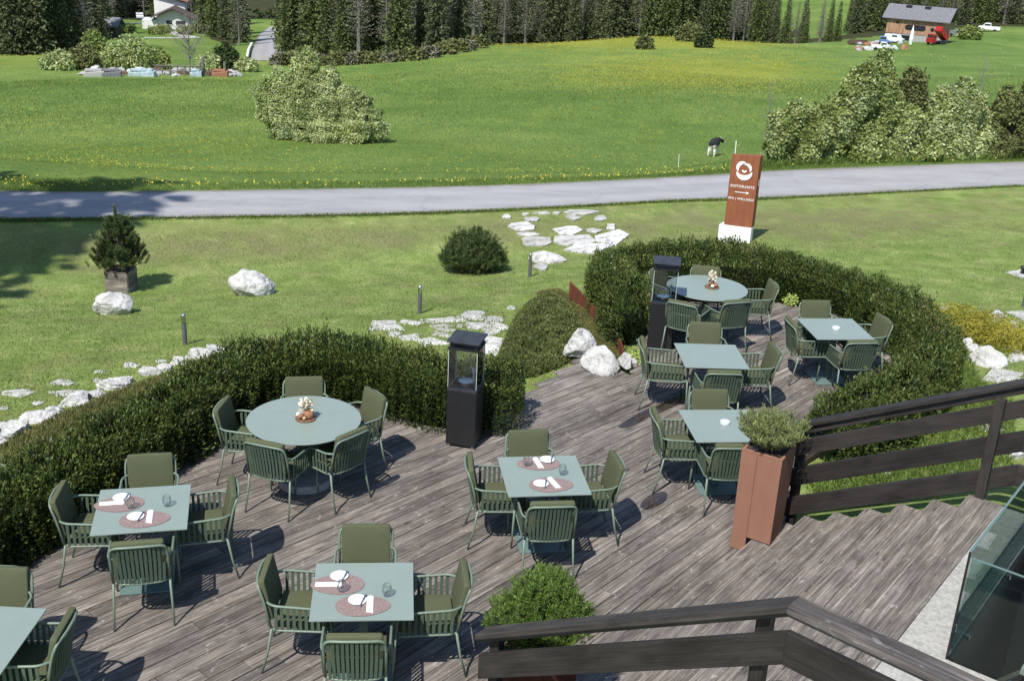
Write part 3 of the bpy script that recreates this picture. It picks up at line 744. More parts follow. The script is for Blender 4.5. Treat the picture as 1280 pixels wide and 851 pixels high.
def square_table(c, yaw, label, first=[None]):
    if first[0] is None:
        r = empty('square_table', (0, 0, 0), 0, label, 'table', 'square terrace tables')
        m = MB(); m.box((0, 0, .734), (.8, .8, .012)); m.build('tabletop', 'table_top', r, bevel=.002)
        m = MB(); m.box((0, 0, .37), (.07, .07, .70)); m.box((0, 0, .716), (.36, .36, .02)); m.build('pedestal', 'table_metal', r, bevel=.003)
        m = MB(); m.box((0, 0, .008), (.46, .46, .012)); m.build('base_plate', 'table_metal', r, bevel=.002)
        first[0] = r; TREE[r.name] = [(k, []) for k in kids(r)]; r.location = (c[0], c[1], .002); r.rotation_euler = (0, 0, yaw); return r
    return copy_tree(first[0], (c[0], c[1], .002), yaw, label)
def round_table(c, label, first=[None]):
    if first[0] is None:
        r = empty('round_table', (0, 0, 0), 0, label, 'table', 'round terrace tables')
        m = MB(); m.lathe([(.0, .728), (.59, .728), (.6, .733), (.6, .739), (.597, .741), (0, .741)], 64, closed=False); m.build('tabletop', 'table_top', r)
        m = MB(); m.lathe([(.045, .09), (.045, .70), (.2, .705), (.2, .727)], 20); m.build('pedestal', 'table_metal', r)
        m = MB(); m.lathe([(.30, .0), (.30, .075), (.29, .085), (.05, .09)], 40); m.build('base', 'concrete', r, bevel=0)
        first[0] = r; TREE[r.name] = [(k, []) for k in kids(r)]; r.location = (c[0], c[1], .002); return r
    return copy_tree(first[0], (c[0], c[1], .002), 0, label)
TD = {'A': 'laid bottom-centre table', 'B': 'laid table by the left hedge', 'C': 'laid mid-terrace table',
      'D': 'bare table without ashtray', 'E': 'ashtray table by the right hedge', 'F': 'ashtray table behind brown planter',
      'G': 'cut-off corner table', 'R': 'near round flower table', 'S': 'far round flower table'}
T = {}
for k, c, yaw in (('A', (-1.090, 7.616), .107), ('B', (-3.217, 8.704), .236), ('C', (.370, 9.713), .161), ('D', (2.509, 13.104), .057), ('E', (4.381, 14.332), .124)):
    T[k] = (c, yaw)
fa, fb = W(848, 513, .74), W(870.8, 552.4, .74); fx = fa-fb; fy = math.atan2(fx[1], fx[0])-math.pi/2
T['F'] = (tuple(fb+fx/np.linalg.norm(fx)*.4+np.array([math.cos(fy), math.sin(fy)])*.4), fy)
ga, gb = W(58.5, 760.5, .74), W(0, 843, .74); gx_ = (ga-gb)/np.linalg.norm(ga-gb); gyaw = math.atan2(gx_[1], gx_[0])-math.pi/2
T['G'] = (tuple(ga-gx_*.4-np.array([math.cos(gyaw), math.sin(gyaw)])*.4), gyaw)
T['R'] = ((-2.155, 10.693), 0); T['S'] = ((2.856, 15.843), 0)
for k in 'ABCDEFG':
    square_table(T[k][0], T[k][1], {'A': 'sage green square table laid for two at the bottom centre of the terrace', 'B': 'sage green square table laid for two nearest the left hedge',
      'C': 'sage green square table laid for two in the middle of the terrace', 'D': 'bare sage green square table with nothing on it, the only one so',
      'E': 'sage green square table with glass ashtray nearest the right hedge', 'F': 'sage green square table with glass ashtray behind the tall brown planter',
      'G': 'sage green square table cut off by the bottom left corner'}[k])
round_table(T['R'][0], 'round sage green table with flowers beside the left hedge')
round_table(T['S'][0], 'round sage green table with flowers beside the right hedge, the farther one')
CH = [('A', 458, 658, 3, 0, 'back'), ('A', 326.6, 713.5, 0, 0, 'left'), ('A', 587, 719, 2, 0, 'right'), ('A', 443, 803, 1, 0, 'front'),
      ('B', 188, 570, 3, 0, 'back'), ('B', 68, 618, 0, 0, 'left'), ('B', 296.4, 610, 2, 0, 'right'), ('B', 171.8, 685, 1, 0, 'front'),
      ('C', 659.5, 540, 3, 0, 'back'), ('C', 583, 580, 0, 0, 'left'), ('C', 775.7, 577.6, 2, 0, 'right'), ('C', 691.6, 635, 1, 0, 'front'),
      ('D', 881, 405.4, 3, 0, 'back'), ('D', 800, 430, 0, 0, 'left'), ('D', 972, 437.6, 2, 0, 'right'), ('D', 906.5, 469, 1, 0, 'front'),
      ('E', 1018.4, 377.8, 3, 0, 'back'), ('E', 986, 404.4, 0, 0, 'left'), ('E', 1108, 400.3, 2, 0, 'right'), ('E', 1080, 430.4, 1, 0, 'front'),
      ('F', 886, 489, 3, 0, 'back'), ('F', 816, 521, 0, 0, 'left'), ('F', 920, 562, 1, 0, 'front'),
      ('G', 5, 711, 3, 0, 'back'), ('G', 86, 784, 2, 0, 'right'),
      ('R', 380, 473.7, None, 0, 'back'), ('R', 273.3, 507.6, None, 0, 'left'), ('R', 473, 493.8, None, 0, 'right'), ('R', 328.3, 558.4, None, 0, 'front left'), ('R', 443.5, 545.7, None, 0, 'front right'),
      ('S', 882.7, 334.9, None, 0, 'back'), ('S', 820, 336, None, 0, 'back left'), ('S', 969.7, 356.5, None, 0, 'right'), ('S', 923, 379.7, None, 0, 'front right'), ('S', 851.6, 381.6, None, 0, 'front left')]
POSW = {'back': 'at far side of', 'left': 'on left side of', 'right': 'on right side of', 'front': 'at near side of',
        'front left': 'at near left of', 'front right': 'at near right of', 'back left': 'far left, behind heater, at'}
for k, px, py, mode, tw, w_ in CH:
    place_chair(px, py, T[k][0], T[k][1], 'green rope armchair '+POSW[w_]+' the '+TD[k], 'green rope armchairs around the terrace tables', mode, tw)

# ------------------------------------------------------------------ tableware
def loc_on(k, u, v, z=.745):
    (cx_, cy_), yaw = T[k]; return (cx_+u*math.cos(yaw)-v*math.sin(yaw), cy_+u*math.sin(yaw)+v*math.cos(yaw), z)
WH = {'A': 'bottom-centre table', 'B': 'table by the left hedge', 'C': 'mid-terrace table'}
PROT = {}
def proto(key, fn):
    if key not in PROT: PROT[key] = fn(); return PROT[key], True
    return PROT[key], False
def put(key, fn, loc, rz, label, cat, group):
    o, new = proto(key, fn)
    if not new:
        o = copy_tree(o, loc, rz, label, group)
    else: o.location = loc; o.rotation_euler = (0, 0, rz)
    return tag(o, label, cat, group)
def f_mat():
    m = MB(); pts = []
    for k in range(48):
        t = 2*math.pi*k/48; r = 1+.13*math.cos(t-.3)+.05*math.cos(2*t); pts.append((.205*r*math.cos(t), .145*r*math.sin(t)*(1+.12*math.cos(t))))
    m.prism(pts, 0, .003); return m.build('placemat', 'placemat')
def f_plate():
    m = MB(); m.lathe([(0, 0), (.045, 0), (.07, .008), (.075, .011), (.07, .012), (.05, .005), (0, .004)], 32, closed=False); return m.build('side_plate', 'white_china', smooth=True)
def f_knife():
    r = empty('butter_knife', (0, 0, 0)); m = MB(); m.box((.0, -.045, 0), (.012, .09, .006)); m.build('handle', 'steel', r, bevel=.002)
    m = MB(); m.prism([(-.008, 0), (.008, 0), (.010, .05), (.002, .08), (-.006, .06)], -.001, .001); m.build('blade', 'steel', r); return r
def f_napkin():
    m = MB(); n = 10; prof = []
    for i in range(n+1): a = math.pi*i/n; prof.append((.028*math.cos(a), .016*math.sin(a)))
    vs = []; L = [-.105, -.1, -.03, .05, .1, .105]
    for j, y in enumerate(L):
        k = .9 if j in (0, len(L)-1) else 1
        for (x, z) in prof: vs.append((x*k, y+.004*math.sin(9*x*40), z*k+.001))
    w = n+1; fs = [(j*w+i, j*w+i+1, (j+1)*w+i+1, (j+1)*w+i) for j in range(len(L)-1) for i in range(n)]
    fs += [tuple(range(w))[::-1], tuple((len(L)-1)*w+i for i in range(w))]+[(j*w, (j+1)*w, (j+1)*w+n, j*w+n) for j in range(len(L)-1)]
    m.add(vs, fs); return m.build('napkin', 'linen', smooth=False)
def f_glass():
    m = MB(); m.lathe([(0, .003), (.03, .004), (.038, .03), (.040, .05), (.036, .085), (.031, .1), (.0295, .1), (.0345, .085), (.0385, .05), (.0365, .03), (.028, .012), (0, .010)], 28, closed=False)
    return m.build('water_glass', 'drink_glass', smooth=True)
def f_ash():
    m = MB(); prof = [(0, 0), (.05, 0), (.055, .006), (.055, .034), (.052, .036), (.042, .036), (.038, .012), (0, .010)]
    m.lathe(prof, 24, closed=False); return m.build('ashtray', 'steel_white', smooth=False)
simple('glass_edge', (.42, .47, .46), .2, .1, 5)
s_ = NT('steel_white'); s_.set(Roughness=.08, Metallic=.35); s_.color((.78, .8, .82))
# (table, mat centre u,v, mat rot, plate du,dv, napkin u,v,rot, glass u,v)
SET = [('A', -.235, .075, 0, (-.20, .19), (-.28, .075, 90), (-.17, -.015), 'rear left'),
       ('A', .03, -.21, 180, (-.04, -.15), (.06, -.21, 0), (.19, -.08), 'near edge'),
       ('B', -.235, .10, 0, (-.20, .21), (-.27, .12, 90), (-.10, .02), 'rear left'),
       ('B', .06, -.19, 180, (-.045, -.15), (.075, -.17, 0), (.21, .02), 'near edge'),
       ('C', -.035, .23, 0, (.09, .30), (-.01, .235, 8), (-.13, .20), 'far edge'),
       ('C', .07, -.20, 180, (-.055, -.19), (.075, -.18, 15), (.19, .0), 'near edge')]
for k, u, v, rot, pl, nk, gl_, w_ in SET:
    yaw = T[k][1]; at = ' on '+w_+' of the '+WH[k]
    put('placemat', f_mat, loc_on(k, u, v), yaw+R_(rot), 'dusty pink oval placemat'+at, 'placemat', 'pink placemats')
    put('plate', f_plate, loc_on(k, pl[0], pl[1], .7485), yaw, 'small white side plate'+at, 'plate', 'white side plates')
    put('knife', f_knife, loc_on(k, pl[0]+.045, pl[1]-.005, .762), yaw+R_(-14), 'steel butter knife on the plate'+at, 'knife', 'butter knives')
    put('napkin', f_napkin, loc_on(k, nk[0], nk[1], .7485), yaw+R_(nk[2]), 'rolled white linen napkin'+at, 'napkin', 'white napkins')
    put('glass', f_glass, loc_on(k, gl_[0], gl_[1], .7485), yaw, 'clear stemless water glass'+at, 'glass', 'water glasses')
put('ash', f_ash, loc_on('E', .0, -.03, .7425), .3, 'clear square-cut ashtray on the table nearest the right hedge', 'ashtray', 'ashtrays')
put('ash', f_ash, loc_on('F', .03, .03, .7425), .8, 'clear ashtray on the table behind the tall brown planter', 'ashtray', 'ashtrays')
def centrepiece(x, y, rz, label):
    r = empty('flower_centrepiece', (x, y, .7435), rz, label, 'flower arrangement', 'flower centrepieces on the round tables')
    m = MB(); m.lathe([(.0, 0), (.105, 0), (.11, .006), (.108, .016), (0, .017)], 24, (0, 0, 0), closed=False); m.build('wood_slice', 'bark_slice', r)
    m = MB(); m.lathe([(.045, 0), (.052, .03), (.05, .085), (.042, .088), (.0, .07)], 16, (.035, -.015, .017)); m.build('bark_pot', 'pumpkin_wood', r, smooth=True)
    for (a, b, q, mt) in ((-.055, -.03, .033, 'pumpkin_wood'), (-.07, .03, .028, 'moss_cream'), (-.02, -.06, .02, 'dry_flower')):
        m = MB(); m.lathe([(q*math.sin(t)+1e-4, q-q*math.cos(t)*.85) for t in np.linspace(0, math.pi, 8)], 12, (a, b, .017), closed=False); m.build('small_gourd', mt, r, smooth=True)
    P = np.array([.01, .01, .155])+rvec(150)*rng.uniform(.3, 1, (150, 1))*np.array([.075, .06, .085]); N = P-np.array([.01, .01, .08])
    leafobj('blossoms', P, N/np.linalg.norm(N, axis=1, keepdims=True), .032, 'moss_cream', r, .9)
    P = np.array([.01, .01, .145])+rvec(60)*rng.uniform(.3, 1, (60, 1))*np.array([.08, .065, .1]); leafobj('dried_sprigs', P, rvec(60), .045, 'dry_flower', r, .3)
    m = MB()
    for i in range(9):
        a = random.uniform(0, 6.28); q = random.uniform(.02, .075); m.tube([(.03, -.01, .06), (.02+q*math.cos(a), q*math.sin(a), .2+random.uniform(0, .05))], .0018, 4)
    m.build('stems', 'lime_leaf', r)
centrepiece(-2.14, 10.70, .3, 'dried flowers and gourds on wood slice, on the round table by the left hedge')
centrepiece(2.93, 15.86, 1.9, 'white flowers in bark pot on the far round table by the right hedge')

# ------------------------------------------------------------------ patio heaters
def heater(c, yaw, label):
    r = empty('patio_heater', (c[0], c[1], 0), yaw, label, 'patio heater', 'black glass flame heaters')
    w = .35
    m = MB(); m.box((0, 0, .375), (w, w, .69)); m.build('cabinet', 'black_metal', r, bevel=.006)
    for a in (-1, 1):
        for b in (-1, 1): m = MB(); m.lathe([(.018, 0), (.018, .03)], 10, (a*.14, b*.14, 0)); m.build('foot', 'steel', r)
    m = MB(); m.box((0, 0, .732), (w, w, .02)); 
    for i in range(7):
        for j in range(7):
            if (i+j) % 2: m.box(((i-3)*.045, (j-3)*.045, .746), (.026, .026, .006))
    m.build('burner_plate', 'black_cap', r)
    m = MB(); m.lathe([(.10, .75), (.10, .775), (.085, .78), (0, .775)], 24, closed=False); m.build('burner_ring', 'steel', r)
    m = MB(); t = .004; h = w/2-.012
    for sx, sy in ((0, -1), (0, 1), (-1, 0), (1, 0)):
        m.cur = 0; m.box((sx*h, sy*h, .985), (2*h-.004 if sx == 0 else t, t if sx == 0 else 2*h-.004, .46))
    m.build('glass_tube', 'pane', r)
    for a in (-1, 1):
        for b in (-1, 1): m = MB(); m.box((a*(h+.004), b*(h+.004), .985), (.007, .007, .46)); m.build('glass_corner', 'glass_edge', r)
    m = MB()
    for a in (-1, 1):
        for b in (-1, 1): m.box((a*(w/2-.03), b*(w/2-.03), 1.255), (.03, .03, .09))
    m.box((0, 0, 1.222), (w+.01, w+.01, .018)); m.build('cap_frame', 'black_metal', r)
    m = MB(); m.box((0, 0, 1.31), (w+.03, w+.03, .022))
    m.build('cap', 'black_cap', r, bevel=.003)
    m = MB(); m.tube([(0.09, 0, .76), (.09, 0, .89)], .012, 8); m.box((.09, 0, .92), (.035, .035, .07)); m.build('pilot_light', 'white_china', r, bevel=.006)
    return r
def base_center(pl, pr, w, toward=1):
    """front bottom corners at pixels -> centre and yaw"""
    a = W(*pl); b = W(*pr); d = (b-a)/np.linalg.norm(b-a); n = np.array([-d[1], d[0]]); return (a+b)/2+n*w/2, math.atan2(d[1], d[0])
c, yw = base_center((553.5, 556.5), (596, 563), .35)
heater(c, yw, 'black square flame heater with glass tube, nearest the left hedge')
c, yw = base_center((808, 437), (838, 440), .35)
heater(c, yw, 'black square flame heater with glass tube, farther one, before the round table')

# ------------------------------------------------------------------ planters with plants
def corten_planter():
    # front bottom corner (962,682) sits on step one, front-left (912,684) on the deck
    a = W(912.3, 683.5, 0); b = W(962, 681.5, .165); d = (b-a)/np.linalg.norm(b-a); L = float(np.linalg.norm(b-a)); n = np.array([-d[1], d[0]]); yaw = math.atan2(d[1], d[0])
    r = empty('planter', (a[0], a[1], 0), yaw, 'tall tapering reddish brown metal planter straddling deck and first step, holding rosemary', 'planter')
    H = 1.10; w0 = L; w1 = .41; d0 = .33; d1 = .41
    # outline of the riser within the planter base: part nearer the stairs is cut 0.165 higher
    nose = P2-TREAD*SD+SD*.0
    def inside(p): q = a+d*p[0]+n*p[1]; return float((q-nose)@SD) > -.02
    cut = .06
    m = MB()
    xa = (w0-w1)/2; top = [(xa, -.02), (xa+w1, -.02), (xa+w1, -.02+d1), (xa, -.02+d1)]
    bot = [(0, 0), (w0, 0), (w0, d0), (0, d0)]
    # body with stepped base: left third reaches the deck
    s0 = .38*w0
    V = [(0, 0, .004), (s0, 0, .004), (s0, 0, .17), (w0, 0, .17), (w0, d0, .17), (0, d0, .17), (top[0][0], top[0][1], H), (top[0][0]+w1*.40, top[0][1], H), (top[1][0], top[1][1], H), (top[2][0], top[2][1], H), (top[3][0], top[3][1], H), (0, d0*.5, .004), (0, d0*.5, .17), (s0, d0*.2, .17)]
    F = [(0, 1, 2, 7, 6), (2, 3, 8, 7), (3, 4, 9, 8), (4, 5, 10, 9), (5, 12, 11, 0, 6, 10), (0, 11, 1), (1, 11, 12, 13), (1, 13, 2), (2, 13, 12, 5, 4, 3)]
    m.add(V, F); m.build('body', 'brown_metal', r, bevel=.003)
    m = MB(); e = .03
    t = top
    for (p, q) in ((0, 1), (1, 2), (2, 3), (3, 0)):
        pa, pb = t[p], t[q]; cxm = (t[0][0]+t[2][0])/2; cym = (t[0][1]+t[2][1])/2
        ia = (pa[0]+(cxm-pa[0])*.14, pa[1]+(cym-pa[1])*.14); ib = (pb[0]+(cxm-pb[0])*.14, pb[1]+(cym-pb[1])*.14)
        m.prism([pa, pb, ib, ia], H+.001, H+.012)
    m.build('rim', 'brown_metal', r)
    m = MB(); m.prism([(xa+.03, .01), (xa+w1-.03, .01), (xa+w1-.03, d1-.05), (xa+.03, d1-.05)], H-.06, H+.002+.004*0); m.build('soil', 'soil', r)
    # seam line in the front panel
    m = MB(); m.beam((s0+.001, -.0015, .18), (top[0][0]+w1*.40, -.0215, H-.01), .003, .004, up=(0, 1, 0)); m.build('seam', 'corten', r)
    return r, (a+d*(xa+w1/2)+n*(d1/2-.02)), H
pr_, pc_, pH = corten_planter()
def rosemary(c, z):
    r = empty('rosemary_bush', (c[0], c[1], z), 0, 'bushy upright rosemary growing in the tall brown planter', 'plant')
    P = []; N = []
    m = MB()
    for i in range(230):
        a = random.uniform(0, 6.28); sp = random.random()**.6; lean = sp*.62
        L = random.uniform(.27, .43)*(1-.15*sp); b = np.array([.10*sp*math.cos(a), .10*sp*math.sin(a), 0])
        pts = []
        for t in np.linspace(0, 1, 12):
            q = b+np.array([math.cos(a)*lean*L*1.9*t*(1-.25*t), math.sin(a)*lean*L*1.9*t*(1-.25*t), L*t*(1-.30*sp*t)]); pts.append(q)
            if t > .12:
                for _ in range(10): P.append(q+rng.normal(size=3)*.006); v = rng.normal(size=3); v[2] = abs(v[2])+.9; N.append(v/np.linalg.norm(v))
        m.tube(pts[::3], .002, 4)
    m.build('stems', 'bark', r)
    leafobj('foliage', P, N, .034, 'rosemary', r, .16, .25)
rosemary(pc_, pH+.002)

def planter_b():
    c = W(672, 800, 0.9); th = AD
    r = empty('planter', (c[0], c[1], 0), th, 'brown metal planter behind the foreground railing, mostly hidden', 'planter')
    w = .44; H = .82
    m = MB(); m.prism([(-w/2, -w/2), (w/2, -w/2), (w/2, w/2), (-w/2, w/2)], .006, H); m.build('body', 'corten', r, bevel=.003)
    m = MB(); m.prism([(-w/2+.03, -w/2+.03), (w/2-.03, -w/2+.03), (w/2-.03, w/2-.03), (-w/2+.03, w/2-.03)], H+.001, H+.01); m.build('soil', 'soil', r)
    return c, H+.01
def needle_tuft(P, N, c, d, L, k, R):
    """cluster of needles around a shoot from c along d"""
    for t in np.linspace(.15, 1, k):
        q = c+d*L*t
        for _ in range(R):
            v = rng.normal(size=3); v -= d*(v@d)*.0; v = v/np.linalg.norm(v)*.75+d*.8; P.append(q); N.append(v/np.linalg.norm(v))
def conifer_bush(name, loc, rx, ry, h, mat, label, cat, shoots=500, sl=.09, leaf=.035, lobes=None, upright=.5, seed=0, R=5, k=4, core=True):
    r = empty(name, loc, 0, label, cat); g = np.random.default_rng(seed)
    P = []; N = []
    lobes = lobes or [(0, 0, 0, 1.0)]
    m = MB()
    for i in range(shoots):
        lb = lobes[int(g.integers(len(lobes)))]
        v = g.normal(size=3); v /= np.linalg.norm(v); v[2] = abs(v[2]) if g.random() < .8 else v[2]*.4
        rad = g.uniform(.62, 1.0); s = lb[3]
        c = np.array([lb[0]*rx+v[0]*rx*s*rad, lb[1]*ry+v[1]*ry*s*rad, lb[2]*h+.28*h*s*0+max(.03, h*.32*s+v[2]*h*.62*s*rad)])
        if c[2] < .02: continue
        d = v*(1-upright)+np.array([0, 0, upright]); d /= np.linalg.norm(d)
        L = sl*g.uniform(.7, 1.4)
        needle_tuft(P, N, c, d, L, k, R)
        if i % 5 == 0: m.tube([(0, 0, .05), tuple(c*np.array([.5, .5, .6])), tuple(c)], .006, 4, cap=False)
    m.build('stems', 'bark', r)
    leafobj('foliage', P, N, leaf, mat, r, .17, .2)
    return r
pb, pbh = planter_b()
conifer_bush('dwarf_pine', (pb[0], pb[1], pbh), .36, .34, .74, 'mugo_bright', 'bright green dwarf pine behind the foreground railing', 'plant', 1700, .07, .034,
             lobes=[(0, 0, 0, .85), (-.45, .05, -.02, .62), (.45, .1, .0, .62), (.1, -.4, -.05, .6), (.15, .4, .28, .5), (.0, .1, .3, .42)], upright=.55, seed=3, R=5, k=5)

# ------------------------------------------------------------------ hedges
def hedge(name, base, width, height, mat, label, n, seed, core='soil', leaf=.045, lump=.09, light_top='yew_light'):
    c0 = base[0]; r = empty(name, (c0[0], c0[1], 0), 0, label, 'hedge')
    line = np.array([p[:2] for p in smoothpts([np.array([*p]) for p in base], 12)]); seg = np.linalg.norm(np.diff(line, axis=0), axis=1); s = np.concatenate([[0], np.cumsum(seg)])
    L = s[-1]
    def at(q):
        q = np.clip(q, 0, L-1e-6); k = np.clip(np.searchsorted(s, q, side='right')-1, 0, len(seg)-1); t = ((q-s[k])/seg[k])[:, None]
        p = line[k]*(1-t)+line[k+1]*t; d = line[k+1]-line[k]; d = d/np.linalg.norm(d, axis=1, keepdims=True); return p, d
    # inner core
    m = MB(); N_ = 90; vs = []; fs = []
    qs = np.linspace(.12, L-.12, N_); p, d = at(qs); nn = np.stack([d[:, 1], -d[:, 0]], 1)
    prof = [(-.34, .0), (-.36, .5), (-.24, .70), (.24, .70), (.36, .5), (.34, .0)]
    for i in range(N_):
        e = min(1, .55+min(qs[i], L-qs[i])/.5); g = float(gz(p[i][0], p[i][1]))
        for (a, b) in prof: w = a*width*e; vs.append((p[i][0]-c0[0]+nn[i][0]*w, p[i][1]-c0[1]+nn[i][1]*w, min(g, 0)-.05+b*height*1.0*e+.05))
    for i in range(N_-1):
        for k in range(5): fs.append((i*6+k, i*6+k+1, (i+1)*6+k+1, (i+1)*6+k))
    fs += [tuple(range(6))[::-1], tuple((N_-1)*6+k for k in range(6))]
    m.add(vs, fs); m.build('shade_core', 'dark_core', r)  # solid near-black body: shade in the leaf gaps is put into its colour
    # leaf shell: points over rounded-box section, with vertical lumps
    g = np.random.default_rng(seed)
    q = g.uniform(-.25, L+.25, n); qa = np.clip(q, .0, L); over = q-qa
    p, d = at(qa); nn = np.stack([d[:, 1], -d[:, 0]], 1)
    th = g.uniform(-.12, math.pi+.12, n)
    ex = .55
    cxs = np.sign(np.cos(th))*np.abs(np.cos(th))**ex; czs = np.clip(np.sin(th), -.1, 1); czs = np.sign(czs)*np.abs(czs)**.6
    low = g.random(n) < .35; czs = np.where(low, g.uniform(0, .9, n), czs); cxs = np.where(low, np.sign(g.normal(size=n))*.98, cxs)
    endf = np.sqrt(np.clip(1-(np.abs(over)/.32)**2, 0.05, 1))
    fine = noise3(np.stack([qa*13, cxs*5, czs*1.9], 1), seed+5)*.6+noise3(np.stack([qa*27, cxs*12, czs*5], 1), seed+9)*.5; lum = noise3(np.stack([qa*3.0, cxs*1.6, czs*1.1], 1), seed)*lump*1.1+fine*lump*1.3
    rad = g.uniform(.84, 1.0, n)+g.exponential(.035, n)*(g.random(n) < .25)
    off = (cxs*width*.5*endf+np.sign(cxs)*lum*.9)*rad
    hz = (czs*height*(.8+.2*endf)+np.clip(czs, 0, 1)*lum*1.0)*(.25+.75*rad)+g.uniform(0, .05, n)
    # shoots sticking out of the top
    X = p[:, 0]-c0[0]+nn[:, 0]*off+d[:, 0]*over; Y = p[:, 1]-c0[1]+nn[:, 1]*off+d[:, 1]*over
    gg = gz(p[:, 0]+nn[:, 0]*width*.5*np.sign(cxs), p[:, 1]+nn[:, 1]*width*.5*np.sign(cxs)); lowz = np.minimum(0, gg)
    base_z = lowz*(1-np.clip(hz/height, 0, 1))
    P = np.stack([X, Y, np.maximum(hz+base_z, lowz+.01)], 1)
    Nn = np.stack([nn[:, 0]*cxs*.8, nn[:, 1]*cxs*.8, np.clip(czs, 0, 1)*.8+.45], 1); Nn /= np.linalg.norm(Nn, axis=1, keepdims=True)
    top = ((czs > .55) & (g.random(n) < .30)) | (g.random(n) < .05) | ((fine > .12) & (g.random(n) < .55+.3*(czs > .4)))
    keep = (fine > -.55-.5*g.random(n)); P = P[keep]; Nn = Nn[keep]; top = top[keep]
    dead = ~top & (noise3(P*2.3, seed+21) > .62) & (g.random(len(P)) < .5)
    leafobj('foliage', P[~top & ~dead], Nn[~top & ~dead], leaf*g.uniform(.7, 1.25, int((~top & ~dead).sum())), mat, r, .42, .7)
    if dead.any(): leafobj('dead_twigs', P[dead], Nn[dead], leaf*1.1, 'dead_twig', r, .14, .6)
    leafobj('young_shoots', P[top], Nn[top], leaf*.95, light_top, r, .42, .6)
    return r
simple('dead_twig', (.16, .11, .06), .9, .3, 20)
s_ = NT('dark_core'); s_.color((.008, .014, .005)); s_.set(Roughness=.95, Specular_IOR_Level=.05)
def center_line(inner, outer, h):
    """inner base pixels (z=0) and outer top pixels (z=h), paired"""
    return [(W(*a, 0)+W(*b, h))/2 for a, b in zip(inner, outer)]
inner = [(-120, 760), (-30, 705), (60, 655), (150, 592), (230, 548), (300, 522), (400, 512), (480, 520), (545, 543), (612, 538), (628, 528)]
outer = [(-150, 700), (-80, 652), (12, 600), (108, 552), (192, 508), (262, 452), (355, 410), (450, 415), (535, 436), (600, 450), (630, 462)]
HL = center_line(inner, outer, .70)
hedge('hedge', HL, .76, .68, 'yew', 'dark green clipped yew hedge curving round the left side of the terrace', 120000, 11)
basepx = [(791, 426), (775, 398), (758, 375), (768, 360), (802, 355), (850, 353), (900, 355), (960, 362), (1030, 381), (1092, 405), (1138, 440), (1160, 475), (1150, 508), (1110, 538), (1070, 556), (1035, 572)]
HR = [W(*p) for p in basepx]
hedge('hedge', HR, .70, .66, 'yew', 'dark green clipped yew hedge curving round the right end of the terrace', 130000, 23)

# ------------------------------------------------------------------ rocks, slabs, lights in the garden
def rock(name, loc, sx, sy, sz, seed, mat='white_rock', label='', cat='rock', group=None, rz=0, rough=.22):
    import bmesh
    g = np.random.default_rng(seed); bm = bmesh.new(); bmesh.ops.create_icosphere(bm, subdivisions=4, radius=1)
    V = np.array([v.co[:] for v in bm.verts])
    D = rvec(1)*0
    for i in range(9):
        n = g.normal(size=3); n /= np.linalg.norm(n); h = g.uniform(.55, .85); dd = V@n-h; V = V-np.outer(np.clip(dd, 0, 9)*.9, n)
    V = V*(1+rough*.4*noise3(V, seed, 3.0)[:, None]+rough*.25*noise3(V, seed+1, 8.0)[:, None]+rough*.10*noise3(V, seed+2, 19.0)[:, None])
    V = V*np.array([sx, sy, sz]); V[:, 2] = np.where(V[:, 2] < -.35*sz, -.35*sz, V[:, 2])
    for v, c in zip(bm.verts, V): v.co = c
    me = bpy.data.meshes.new(name); bm.to_mesh(me); bm.free(); me.materials.append(MATS[mat])
    o = bpy.data.objects.new(name, me); COL.objects.link(o); o.location = (loc[0], loc[1], loc[2]+.3*sz); o.rotation_euler = (0, 0, rz)
    return tag(o, label, cat, group)
def rock_px(px, py, hw, hh, seed, label, z=None, depthf=1.0, group=None, mat='white_rock', name='rock', rough=.22, drop=0):
    """px,py: pixel of the rock's foot; hw half width px; hh full height px"""
    p = G(px, py) if z is None else np.array([*W(px, py, z), z])
    dist = math.sqrt(p[0]**2+p[1]**2+(Z-p[2])**2); m_ = dist/FPX*1.0; r = hw*m_
    az = math.atan2(p[0], p[1]); q = p.copy(); q[0] += math.sin(az)*r*depthf*.7; q[1] += math.cos(az)*r*depthf*.7
    if z is None: q[2] = float(gz(q[0], q[1]))-drop
    return rock(name, q, r*1.08, r*depthf, hh*m_*.72, seed, mat, label, 'rock', group, -az, rough)
rock_px(143, 394, 24, 27, 5, 'white limestone boulder in front of the wooden box with the pine')
rock_px(313, 370, 27, 31, 8, 'large white limestone boulder alone in the middle of the lawn')
rock_px(724, 447, 20, 36, 21, 'tall white rock at deck edge next to the ground cover', z=0, depthf=.8)
rock_px(749, 468, 23, 34, 22, 'biggest white rock lying on the deck edge', z=0, depthf=.9)
rock_px(780, 460, 9, 20, 23, 'small white rock right of the biggest deck rock', z=0)
rock_px(790, 457, 6, 12, 24, 'smallest white stone of the deck edge rocks, by the heater', z=0)
for i, (x, y, hw, hh) in enumerate([(-14, 556, 22, 17), (18, 546, 22, 18), (48, 529, 20, 16), (66, 518, 12, 11), (94, 508, 21, 18), (118, 498, 12, 13), (142, 488, 18, 15), (158, 480, 13, 12), (187, 470, 14, 15), (207, 464, 12, 12), (226, 457, 12, 13), (250, 449, 17, 14), (268, 441, 13, 11)]):
    rock_px(x, y, hw, hh, 40+i, 'jagged white rock in the row bordering the left hedge', group='white rocks bordering the left hedge', depthf=.75, rough=.5, drop=.03)
rock_px(1231, 459, 21, 24, 61, 'pale pointed rock below the golden shrub', depthf=.6)
for i, (x, y, hw, hh) in enumerate([(1199, 425, 7, 8), (1209, 434, 7, 10), (1216, 440, 9, 8), (1190, 414, 6, 7)]):
    rock_px(x, y, hw, hh, 65+i, 'small grey stone in the row left of the golden shrub', group='small stones left of the golden shrub')
